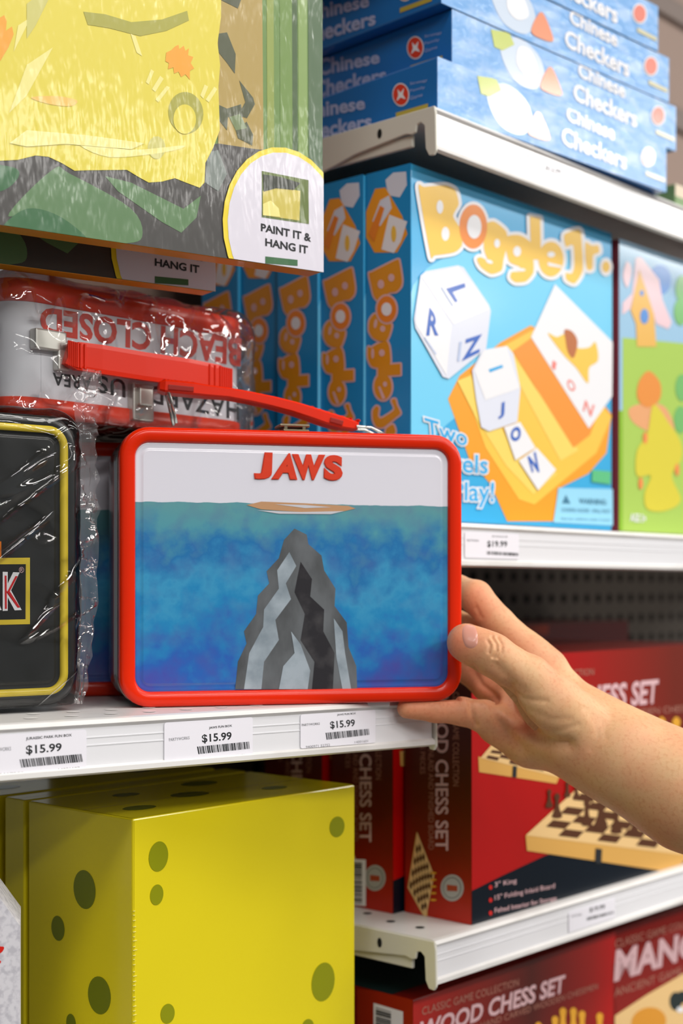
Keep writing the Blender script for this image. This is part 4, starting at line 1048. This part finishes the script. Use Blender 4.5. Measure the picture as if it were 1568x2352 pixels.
# ------------------------------------------------------------------ yellow cartons, lower left
YW, YD, YH = 0.2, 0.1055, 0.212
ycol = mat('spotted_yellow', (224, 206, 20), 0.25, 0, 0.35, .3)
spot = mat('spot_olive', (138, 142, 0), 0.25, 0, 0.3, .3)
spot2 = mat('spot_olive_deep', (112, 120, 10), 0.25, 0, 0.3, .3)
pY = Vector((-0.1249, 0.85, 0))
def yel_box(s0, dep, label, art=True, du=0.0):
    M = frame(pY + UR * du + VR * s0 + Vector((0, 0, CZ - 0.352)), UR)
    t = carton('gift_carton', label, 'carton', M, (YW, dep, 0.2135), ycol, group='yellow spotted cartons on the lower left shelf')
    A = Art(M, F_front(), YW, 0.2135); A.poly_uv([(.001, .001), (YW - .001, .001), (YW - .001, .2125), (.001, .2125)], ycol, 1); A.EPS = .0002
    for x, y, a, b_ in ((363, 1967, 22, 35), (359, 2055, 15, 24), (773, 1899, 17, 24), (741, 2255, 26, 45), (384, 2328, 16, 23), (706, 2360, 14, 20)): A.ell((x, y), a, b_, spot, 2, 8)
    A.build('front_print', t)
    if art:
        A = Art(M, F_left(dep), dep, 0.2135); A.poly_uv([(.001, .001), (dep - .001, .001), (dep - .001, .2125), (.001, .2125)], ycol, 1)
        for x, y, a, b_ in ((195, 2043, 25, 45), (134, 2132, 15, 29), (229, 2286, 26, 44), (164, 2350, 11, 22)): A.ell((x, y), a, b_, spot2, 2, -6)
        A.build('side_print', t)
    A = Art(M, F_top(0.2135), YW, dep); A.poly_uv([(.001, .001), (YW - .001, .001), (YW - .001, dep - .001), (.001, dep - .001)], ycol, 1)
    for x, y, r_ in ((.03, .03, .008), (.09, .05, .01), (.15, .03, .007), (.06, .08, .007), (.13, .085, .01)):
        if y < dep - .01: A.poly_uv([(x + 1.5 * r_ * math.cos(a), y + r_ * math.sin(a)) for a in [math.pi * k / 8 for k in range(16)]], spot2, 2)
    # wrap seam
    A.poly_uv([(0, dep * .45), (YW, dep * .45), (YW, dep * .45 + .0008), (0, dep * .45 + .0008)], mat('seam_gold', (200, 180, 90), 0.2, 0, .5), 3)
    A.build('top_print', t)
    # shrink seam stitches along the corner
    if s0 == 0:
        bm = bmesh.new()
        for k in range(52):
            z = .2135 - .055 - k * .003 + random.uniform(-.0008, .0008)
            if z > 0.0: bx(bm, (-.0002, -.0007, z), (random.uniform(.001, .003), -.0002, z + .00025))
        link('wrap_seam', bm, mat('seam_pale', (238, 232, 150), 0.2, 0, .5), t)
    return t
yel_box(0, YD, 'large yellow carton with olive spots, broad front face near the bottom of the picture')
yel_box(0.110, 0.022, 'thin yellow carton pressed behind the large spotted one', False)
yel_box(0.140, 0.10, 'yellow carton at the far left behind the other yellow cartons', False, -0.004)

# ------------------------------------------------------------------ white gabled box, bottom left
MH = frame((P(48, 2140, 0.80).x - 0.16, 0.80 - 0.02, CZ - 0.352), Vector((1, .215, 0)))
sp_ = mat('speckled_card', (222, 220, 226), 0.7); add_noise(sp_, (196, 194, 202), 260, 0.45, 0.62, 4)
th = thing('gable_box', 'speckled white box with a sloping top edge and red lettering at the bottom left', 'box', MH)
gz = (P(48, 2140, 0.80).z) - (CZ - 0.352)
prof = [(0, 0), (0.16, 0), (0.16, gz), (0.08, gz + .116), (0, gz)]
bm = bmesh.new(); f = bm.faces.new([bm.verts.new((x, 0, z)) for x, z in prof])
g = bmesh.ops.extrude_face_region(bm, geom=[f])
for v in [v for v in g['geom'] if isinstance(v, bmesh.types.BMVert)]: v.co.y += 0.05
link('carton', bm, sp_, th)
bm = bmesh.new()
f = bm.faces.new([bm.verts.new((x, -.0006, z)) for x, z in [(0.003, 0), (0.1578, 0), (0.1578, gz - .001), (0.08, gz + .1125), (0.003, gz)]])
link('front_card', bm, sp_, th)
A = Art(MH, Matrix.Translation((0, -.0007, 0)) @ F_front(), 0.157, .3).zoom(0, 1780, 4.1125)
rm = mat('card_red', (220, 36, 24), 0.4)
A.ell((0, 1650), 38, 36, rm, 1); A.ell((-10, 1765), 22, 16, rm, 1); A.text('TO', [(-330, 1600), (-60, 1600), (-60, 1760), (-330, 1760)], rm, 1, off=.04)
A.bm.free()
A = Art(MH, Matrix.Translation((0, -.0007, 0)) @ F_front(), 0.157, .3).zoom(0, 1780, 4.1125)
A.blob([(-60, 1600), (0, 1618), (34, 1622), (36, 1645), (8, 1680), (-60, 1700)], rm, 1); A.blob([(-40, 1745), (0, 1752), (10, 1762), (0, 1780), (-40, 1778)], rm, 1)
A.build('lettering', th)

# ------------------------------------------------------------------ price tags
def tag_on(M0, depth, corners, label, texts, bars, cat='price tag'):
    """paper tag in a price channel; corners = picture position of the tag on the channel plane"""
    Fp = Matrix.Translation((0, depth, 0)) @ F_front()
    A = Art(M0, Fp, 9, 9)
    A_uv = [A.uv(p) for p in corners]; A.bm.free()
    x0 = min(p.x for p in A_uv); x1 = max(p.x for p in A_uv); z0 = min(p.y for p in A_uv); z1 = max(p.y for p in A_uv)
    Mt = M0 @ Matrix.Translation((x0, depth, z0))
    w, h = x1 - x0, z1 - z0
    t = thing('price_tag', label, cat, Mt, 'price tags in the shelf channels')
    bm = bmesh.new()
    n_ = 4; ring = rr_pts(0, w, 0, h, .0015, 3)
    f = bm.faces.new([bm.verts.new((x, 0, z)) for x, z in ring]); g = bmesh.ops.extrude_face_region(bm, geom=[f])
    for v in [v for v in g['geom'] if isinstance(v, bmesh.types.BMVert)]: v.co.y += .0002
    link('paper', bm, mat('tag_paper', (240, 238, 246), 0.35, 0, .3), t)
    A = Art(Mt, F_front(), w, h); A.EPS = .00007
    for st, q, o_ in texts: A.text(st, q, ink if o_ >= 0 else soft_ink, 1, off=max(o_, 0))
    for q, n_, sd in bars: A.bars(q, n_, ink, 1, sd)
    A.build('printing', t)
M0 = frame(LP(-0.17, 0, -0.075), UL); Z = lambda ox, oy, k, q: [(ox + x / k, oy + y / k) for x, y in q]
z2 = lambda *q: Z(0, 1590, 2.8, q); z3 = lambda *q: Z(540, 1590, 3.136, q)
tag_on(M0, -0.0001, z2((-150, 285), (540, 245), (556, 488), (-150, 535)), 'price tag below the black lunch box, leftmost on the lip',
       [('JURASSIC PARK FUN BOX', z2((166, 290), (461, 266), (461, 288), (166, 313)), .02), ('$15.99', z2((165, 342), (396, 326), (396, 385), (168, 408)), .02),
        ('PARTYWORKS', z2((-70, 362), (70, 350), (70, 374), (-70, 386)), -1), ('14001607', z2((375, 490), (512, 478), (512, 494), (375, 506)), -1), ('084467252', z2((-60, 524), (155, 510), (155, 524), (-60, 538)), -1)],
       [(z2((125, 432), (525, 396), (535, 446), (137, 485)), 44, 4)])
tag_on(M0, -0.0001, z2((1056, 222), (1615, 160), (1625, 412), (1068, 442)), 'price tag under the middle of the held lunch box, second from the left',
       [('JAWS FUN BOX', z2((1343, 222), (1491, 207), (1491, 226), (1343, 240)), .02), ('$15.99', z2((1296, 272), (1488, 254), (1488, 312), (1300, 332)), .02),
        ('PARTYWORKS', z2((1085, 296), (1218, 283), (1218, 302), (1088, 316)), -1), ('14001601', z2((1478, 405), (1570, 396), (1570, 408), (1478, 417)), -1)],
       [(z2((1266, 350), (1605, 316), (1610, 362), (1275, 398)), 40, 9)])
tag_on(M0, -0.0001, z3((470, 178), (985, 128), (1010, 352), (490, 405)), 'price tag furthest right on the left lip, near the finger tips',
       [('JAWS FUN BOX', z3((733, 156), (868, 145), (868, 162), (733, 173)), .02), ('$15.99', z3((680, 210), (860, 194), (862, 252), (686, 270)), .02),
        ('PARTYWORKS', z3((478, 228), (608, 218), (608, 234), (480, 246)), .0), ('14001601', z3((860, 352), (955, 342), (955, 360), (860, 368)), -1), ('9400971 52752', z3((508, 386), (682, 370), (682, 388), (508, 404)), -1)],
       [(z3((650, 292), (965, 262), (970, 306), (658, 342)), 40, 9)])
zr = lambda *q: Z(720, 0, 1.849, q)
tag_on(frame(RP(0, 0, 0.3396), UR), -0.0001, zr((880, 645), (1090, 735), (1095, 760), (885, 650)), 'blurred price tag on the lip below the blue carton stack',
       [('$12.99', zr((985, 700), (1050, 722), (1050, 742), (985, 718)), .02), ('CHINESE', zr((890, 650), (935, 668), (935, 678), (890, 660)), -1)], [(zr((970, 728), (1085, 770), (1085, 778), (970, 738)), 22, 2)])
zm = lambda *q: Z(640, 360, 1.6897, q)
tag_on(frame(RP(0, 0, 0.0471), UR), -0.0001, zm((722, 1462), (932, 1465), (932, 1552), (722, 1556)), 'blurred price tag on the lip below the letter dice game',
       [('$19.99', zm((808, 1490), (886, 1492), (886, 1518), (808, 1518)), .02), ('PARTYWORKS', zm((730, 1484), (776, 1486), (776, 1494), (730, 1494)), -1), ('BOGGLE JR', zm((828, 1470), (888, 1472), (888, 1480), (828, 1478)), .0)],
       [(zm((806, 1530), (930, 1538), (930, 1550), (806, 1544)), 26, 3)])
zl = lambda *q: Z(640, 1640, 1.6897, q)
tag_on(frame(RP(0, 0, -0.2485), UR), -0.0001, zl((1125, 770), (1300, 728), (1305, 790), (1130, 838)), 'blurred price tag on the lip below the front chess carton',
       [('$19.99', zl((1205, 752), (1265, 738), (1265, 758), (1205, 772)), .02), ('PARTYWORKS', zl((1135, 782), (1175, 773), (1175, 782), (1135, 790)), -1)], [(zl((1195, 790), (1300, 764), (1300, 774), (1195, 802)), 22, 6)])

# ------------------------------------------------------------------ the hand and forearm
def C3(px, py, Y): return np.array(P(px, py, Y))
class Field:
    def __init__(s, lo, hi, h):
        s.lo, s.h = np.array(lo), h
        n = ((np.array(hi) - s.lo) / h).astype(int) + 1
        ax = [s.lo[i] + h * np.arange(n[i]) for i in range(3)]
        s.X, s.Y, s.Z = np.meshgrid(*ax, indexing='ij', sparse=True)
    def cap(s, a, b, ra, rb, flat=None):
        ba = b - a; px, py, pz = s.X - a[0], s.Y - a[1], s.Z - a[2]
        t = np.clip((px * ba[0] + py * ba[1] + pz * ba[2]) / max(ba @ ba, 1e-12), 0, 1)
        return np.sqrt((px - t * ba[0]) ** 2 + (py - t * ba[1]) ** 2 + (pz - t * ba[2]) ** 2) - (ra + (rb - ra) * t)
    def chain(s, J, k=0.003):
        d = None
        for (a, ra), (b, rb) in zip(J, J[1:]):
            c = s.cap(a, b, ra, rb); d = c if d is None else smin(d, c, k)
        return d
def smin(a, b, k):
    h = np.clip(0.5 + 0.5 * (b - a) / k, 0, 1)
    return b * (1 - h) + a * h - k * h * (1 - h)
def surface_nets(V, lo, h):
    I = V < 0; n = V.shape
    c = [(i, j, k) for i in (0, 1) for j in (0, 1) for k in (0, 1)]
    sl = lambda o: tuple(slice(o[i], n[i] - 1 + o[i]) for i in range(3))
    cnt = sum(I[sl(o)].astype(np.int8) for o in c)
    act = (cnt > 0) & (cnt < 8); idx = -np.ones(act.shape, int); idx[act] = np.arange(act.sum())
    ii = np.argwhere(act); acc = np.zeros((len(ii), 3)); m = np.zeros(len(ii))
    for a in c:
        for ax in range(3):
            if a[ax]: continue
            b = list(a); b[ax] = 1
            va = V[tuple((ii + a).T)]; vb = V[tuple((ii + b).T)]
            cr_ = (va < 0) != (vb < 0); t = np.where(cr_, va / np.where(cr_, va - vb, 1), 0)
            p = np.array(a, float)[None] + t[:, None] * (np.array(b) - np.array(a))[None]
            acc += np.where(cr_[:, None], p, 0); m += cr_
    verts = (ii + acc / m[:, None]) * h + np.array(lo); faces = []
    for ax in range(3):
        u, v = [q for q in range(3) if q != ax]
        A_ = I[tuple(slice(0, n[q] - 1) if q == ax else slice(1, n[q] - 1) for q in range(3))]
        B_ = I[tuple(slice(1, n[q]) if q == ax else slice(1, n[q] - 1) for q in range(3))]
        e = np.argwhere(A_ != B_)
        if len(e) == 0: continue
        base = e.copy(); base[:, u] += 1; base[:, v] += 1
        def cell(du, dv):
            q = base.copy(); q[:, u] -= du; q[:, v] -= dv; return idx[tuple(q.T)]
        quad = np.stack([cell(1, 1), cell(0, 1), cell(0, 0), cell(1, 0)], 1)
        ins = A_[tuple(e.T)]
        if ax == 1: ins = ~ins
        quad[~ins] = quad[~ins][:, ::-1]; faces.append(quad)
    return verts, np.concatenate(faces)
mm = 0.001
H = 0.00135
lo = (0.02, 0.84, CZ - 0.30); hi = (0.36, 1.05, CZ + 0.03)
Fd = Field(lo, hi, H)
thumb = [(C3(1322, 1668, .925), 22 * mm), (C3(1262, 1612, .917), 19.5 * mm), (C3(1212, 1560, .914), 15.5 * mm), (C3(1165, 1527, .912), 12.8 * mm), (C3(1130, 1506, .912), 12.6 * mm), (C3(1098, 1488, .914), 12.4 * mm), (C3(1071, 1472, .918), 10.6 * mm)]
index = [(C3(1255, 1535, .960), 14 * mm), (C3(1204, 1492, .966), 13 * mm), (C3(1145, 1432, .970), 11 * mm), (C3(1092, 1371, .975), 11.2 * mm), (C3(1050, 1352, .992), 9.5 * mm), (C3(1005, 1348, 1.018), 8.2 * mm), (C3(985, 1352, 1.030), 7.4 * mm)]
midf = [(C3(1215, 1560, .975), 14 * mm), (C3(1160, 1520, .986), 12 * mm), (C3(1085, 1446, .992), 10 * mm), (C3(1050, 1432, 1.010), 9 * mm), (C3(1000, 1430, 1.028), 7.6 * mm)]
ring = [(C3(1180, 1610, .975), 14 * mm), (C3(1120, 1575, .988), 11 * mm), (C3(1078, 1540, 1.004), 10 * mm), (C3(1040, 1520, 1.022), 8.5 * mm), (C3(1000, 1515, 1.034), 7.4 * mm)]
pink = [(C3(1160, 1672, .955), 13 * mm), (C3(1112, 1646, .950), 10.8 * mm), (C3(1060, 1634, .944), 9.2 * mm), (C3(1000, 1631, .939), 8.0 * mm), (C3(935, 1627, .936), 6.8 * mm)]
arm = [(C3(1352, 1694, .935), 24 * mm), (C3(1430, 1743, .925), 26.5 * mm), (C3(1568, 1818, .91), 29.5 * mm), (C3(1750, 1915, .895), 34 * mm), (C3(1990, 2050, .88), 40 * mm)]
palm = [((C3(1345, 1664, .948), 20 * mm), (C3(1222, 1513, .962), 14 * mm)), ((C3(1340, 1690, .95), 22 * mm), (C3(1200, 1570, .972), 15 * mm)),
        ((C3(1345, 1712, .945), 21 * mm), (C3(1175, 1628, .968), 15 * mm)), ((C3(1350, 1722, .94), 20 * mm), (C3(1215, 1705, .955), 15.5 * mm)), ((C3(1222, 1706, .955), 15.5 * mm), (C3(1140, 1668, .957), 12.5 * mm)),
        ((C3(1300, 1700, .93), 18 * mm), (C3(1225, 1690, .945), 15 * mm))]
V = None
for (a, ra), (b, rb) in palm:
    c = Fd.cap(a, b, ra, rb); V = c if V is None else smin(V, c, .008)
V = smin(V, Fd.chain(arm, .02), .018)
# flatten wrist slightly: side muscle strips
V = smin(V, Fd.cap(C3(1352, 1660, .945), C3(1568, 1775, .925), 18 * mm, 26 * mm), .012)
V = smin(V, Fd.cap(C3(1360, 1742, .94), C3(1568, 1860, .92), 16 * mm, 25 * mm), .012)
V = smin(V, Fd.chain(pink, .003), .005)
V = smin(V, Fd.chain(ring, .003), .0045)
V = smin(V, Fd.chain(midf, .003), .0045)
V = smin(V, Fd.chain(index, .003), .0045)
V = smin(V, Fd.chain(thumb, .004), .0048)
# knuckle and tip swellings
for c_, r_ in ((C3(1132, 1500, .9085), 11.5 * mm), (C3(1066, 1478, .915), 10.5 * mm)):
    V = smin(V, Fd.cap(c_, c_ + 1e-4, r_, r_), .006)
# keep the fingers out of the lunch box: press against its faces
Vt, Fc = surface_nets(V, lo, H)
del V
# smoothing
nb = np.zeros(len(Vt)); E = np.concatenate([Fc[:, [0, 1]], Fc[:, [1, 2]], Fc[:, [2, 3]], Fc[:, [3, 0]]])
for it in range(4):
    s_ = np.zeros_like(Vt); w_ = np.zeros(len(Vt))
    np.add.at(s_, E[:, 0], Vt[E[:, 1]]); np.add.at(s_, E[:, 1], Vt[E[:, 0]]); np.add.at(w_, E[:, 0], 1); np.add.at(w_, E[:, 1], 1)
    lam = .55 if it % 2 == 0 else -.5
    Vt = Vt + lam * (s_ / w_[:, None] - Vt)
# one finer level for the skin folds
bmq = bmesh.new(); vv = [bmq.verts.new(v) for v in Vt]
for f in Fc: bmq.faces.new([vv[int(i)] for i in f])
bmesh.ops.subdivide_edges(bmq, edges=bmq.edges[:], cuts=1, use_grid_fill=True)
bmesh.ops.smooth_vert(bmq, verts=bmq.verts[:], factor=0.5, use_axis_x=True, use_axis_y=True, use_axis_z=True)
bmq.verts.index_update(); Vt = np.array([v.co[:] for v in bmq.verts]); Fc = np.array([[v.index for v in f.verts] for f in bmq.faces]); bmq.free()
# press finger surfaces off the lunch box (contact)
Iv = np.array(MB.inverted()); Lc = Vt @ Iv[:3, :3].T + Iv[:3, 3]
inside = (Lc[:, 0] < LW) & (Lc[:, 0] > 0) & (Lc[:, 2] > 0) & (Lc[:, 2] < LHt) & (Lc[:, 1] > -0.0) & (Lc[:, 1] < LDp)
front = inside & (Lc[:, 1] < .02) & (Lc[:, 2] > .02); Lc[front, 1] = -0.0001
bot = inside & ~front & (Lc[:, 2] < .02); Lc[bot, 2] = -0.0001
rest = inside & ~front & ~bot; sd = rest & (Lc[:, 0] > LW - .012); Lc[sd, 0] = LW + .0001
bk = rest & ~sd; Lc[bk, 1] = LDp + .0001
Mv = np.array(MB); Vt = Lc @ Mv[:3, :3].T + Mv[:3, 3]
# creases given as lines on the skin in the picture, pressed into the near surface
nrm = np.zeros_like(Vt)
fn = np.cross(Vt[Fc[:, 2]] - Vt[Fc[:, 0]], Vt[Fc[:, 3]] - Vt[Fc[:, 1]])
for k in range(4): np.add.at(nrm, Fc[:, k], fn)
nrm /= np.linalg.norm(nrm, axis=1)[:, None] + 1e-12
if (nrm * (Vt - Vt.mean(0))).sum() < 0: nrm = -nrm; Fc = Fc[:, ::-1]
eye = np.array((0, 0, CZ)); facing = (nrm * (eye - Vt)).sum(1) > 0
PX = CX + FPX * Vt[:, 0] / Vt[:, 1]; PY = CY - FPX * (Vt[:, 2] - CZ) / Vt[:, 1]
def crease(pts, depth, wpx):
    global Vt
    d = np.full(len(Vt), 1e9)
    for (x0, y0), (x1, y1) in zip(pts, pts[1:]):
        bx_, by_ = x1 - x0, y1 - y0; t_ = np.clip(((PX - x0) * bx_ + (PY - y0) * by_) / (bx_ ** 2 + by_ ** 2), 0, 1)
        d = np.minimum(d, np.hypot(PX - x0 - t_ * bx_, PY - y0 - t_ * by_))
    Vt = Vt - nrm * (facing * depth * np.exp(-(d / wpx) ** 2))[:, None]
zz3 = lambda *q: [(900 + x / 2.347, 1290 + y / 2.347) for x, y in q]
for pts_, dp, wp in ((zz3((540, 405), (562, 440), (566, 480), (545, 515)), .0013, 4), (zz3((570, 405), (594, 445), (592, 490), (570, 520)), .0012, 4), (zz3((515, 425), (528, 450), (522, 490)), .0008, 4),
                     (zz3((630, 700), (720, 745), (830, 752)), .0007, 7), (zz3((625, 690), (645, 780), (690, 850), (780, 940), (860, 980), (950, 990)), .0030, 16), (zz3((640, 720), (665, 790), (720, 860), (800, 950), (880, 985), (940, 985)), .0009, 4),
                     (zz3((800, 920), (900, 915), (1000, 880)), .0005, 8), (zz3((740, 800), (850, 850), (960, 850)), .0004, 8), (zz3((430, 570), (480, 660), (560, 730)), .0018, 8),
                     (zz3((540, 740), (570, 850), (620, 930), (700, 1010)), .0018, 14), (zz3((1040, 790), (1100, 870), (1110, 950), (1070, 1010)), .0004, 8), (zz3((1075, 800), (1140, 880), (1150, 950)), .0003, 8),
                     (zz3((455, 250), (480, 300)), .0006, 5), (zz3((415, 700), (430, 800), (450, 880)), .0016, 7), (zz3((560, 560), (640, 640), (700, 700)), .0012, 14)):
    crease(pts_, dp, wp)
me = bpy.data.meshes.new('person'); me.from_pydata([tuple(v) for v in Vt], [], [tuple(int(i) for i in f) for f in Fc])
for p_ in me.polygons: p_.use_smooth = True
skin = mat('skin', (226, 174, 138), 0.5)
N, L, b = nodes(skin)
b.inputs['Subsurface Weight'].default_value = 0.18; b.inputs['Subsurface Radius'].default_value = (1.0, 0.35, 0.2); b.inputs['Subsurface Scale'].default_value = 0.006
tcn = N.new('ShaderNodeTexCoord'); n1 = N.new('ShaderNodeTexNoise'); n1.inputs['Scale'].default_value = 38; n1.inputs['Detail'].default_value = 3
n2 = N.new('ShaderNodeTexNoise'); n2.inputs['Scale'].default_value = 420; n2.inputs['Detail'].default_value = 3
L.new(tcn.outputs['Object'], n1.inputs['Vector']); L.new(tcn.outputs['Object'], n2.inputs['Vector'])
at = N.new('ShaderNodeAttribute'); at.attribute_name = 'flush'; 
m1 = N.new('ShaderNodeMix'); m1.data_type = 'RGBA'; m1.inputs['A'].default_value = lin((222, 178, 132)); m1.inputs['B'].default_value = lin((222, 160, 120))
r1 = N.new('ShaderNodeMapRange'); r1.inputs['From Min'].default_value = .35; r1.inputs['From Max'].default_value = .7; L.new(n1.outputs['Fac'], r1.inputs['Value']); L.new(r1.outputs[0], m1.inputs['Factor'])
m2 = N.new('ShaderNodeMix'); m2.data_type = 'RGBA'; L.new(m1.outputs['Result'], m2.inputs['A']); m2.inputs['B'].default_value = lin((230, 118, 88)); L.new(at.outputs['Fac'], m2.inputs['Factor'])
m3 = N.new('ShaderNodeMix'); m3.data_type = 'RGBA'; m3.blend_type = 'MULTIPLY'; L.new(m2.outputs['Result'], m3.inputs['A']); m3.inputs['B'].default_value = lin((244, 232, 226))
r2 = N.new('ShaderNodeMapRange'); r2.inputs['From Min'].default_value = .5; r2.inputs['From Max'].default_value = .75; L.new(n2.outputs['Fac'], r2.inputs['Value']); L.new(r2.outputs[0], m3.inputs['Factor'])
L.new(m3.outputs['Result'], b.inputs['Base Color'])
bmp = N.new('ShaderNodeBump'); bmp.inputs['Strength'].default_value = .15; bmp.inputs['Distance'].default_value = .0008; L.new(n2.outputs['Fac'], bmp.inputs['Height']); L.new(bmp.outputs[0], b.inputs['Normal'])
# blood flush: finger tips and joints are pinker
fl_ = np.zeros(len(Vt))
for c_, r_, k_ in ((C3(1060, 1478, .91), .012, .7), (C3(1092, 1371, .965), .016, .35), (C3(1172, 1475, .95), .016, .45), (C3(1000, 1631, .935), .04, .5), (C3(1090, 1580, .98), .03, .5), (C3(1180, 1700, .94), .03, .25)):
    fl_ = np.maximum(fl_, k_ * np.exp(-(np.linalg.norm(Vt - c_, axis=1) / r_) ** 2))
a_ = me.attributes.new('flush', 'FLOAT', 'POINT'); a_.data.foreach_set('value', fl_.astype(np.float32))
me.materials.append(skin)
person = bpy.data.objects.new('person', me); COL.objects.link(person)
tag(person, 'person\'s bare right hand and forearm reaching from the right, thumb on the lunch box front', 'person')
# thumb nail
from mathutils.bvhtree import BVHTree
bvh = BVHTree.FromPolygons([tuple(v) for v in Vt], [tuple(int(i) for i in f) for f in Fc])
def nail(cx, cy, rx, ry, rot):
    bm = bmesh.new(); G = 12; grid = {}
    a0 = math.radians(rot)
    for i in range(-G, G + 1):
        for j in range(-G, G + 1):
            u, v = i / G, j / G
            m_ = max(abs(u), abs(v)); l_ = math.hypot(u, v)
            if l_ > 0: k_ = m_ / l_; k_ = min(k_ * .8 + .2, 1)
            else: k_ = 1
            u2, v2 = u * k_, v * k_
            px = cx + u2 * rx * math.cos(a0) - v2 * ry * math.sin(a0); py = cy + u2 * rx * math.sin(a0) + v2 * ry * math.cos(a0)
            d = ray(px, py).normalized(); hit = bvh.ray_cast(Vector((0, 0, CZ)), d)
            if hit[0] is None: return
            lift = .00045 * (1 - m_ ** 6) - .0002 * m_ ** 6
            grid[i, j] = bm.verts.new(hit[0] - d * (lift + .00015))
    for i in range(-G, G):
        for j in range(-G, G): bm.faces.new((grid[i, j], grid[i + 1, j], grid[i + 1, j + 1], grid[i, j + 1]))
    nm = mat('nail_pink', (214, 150, 132), 0.3, 0, .3)
    o = link('thumb_nail', bm, nm, person, smooth=True); o['label'] = 'pale glossy thumb nail'
nail(1079, 1461, 18, 29, -8)
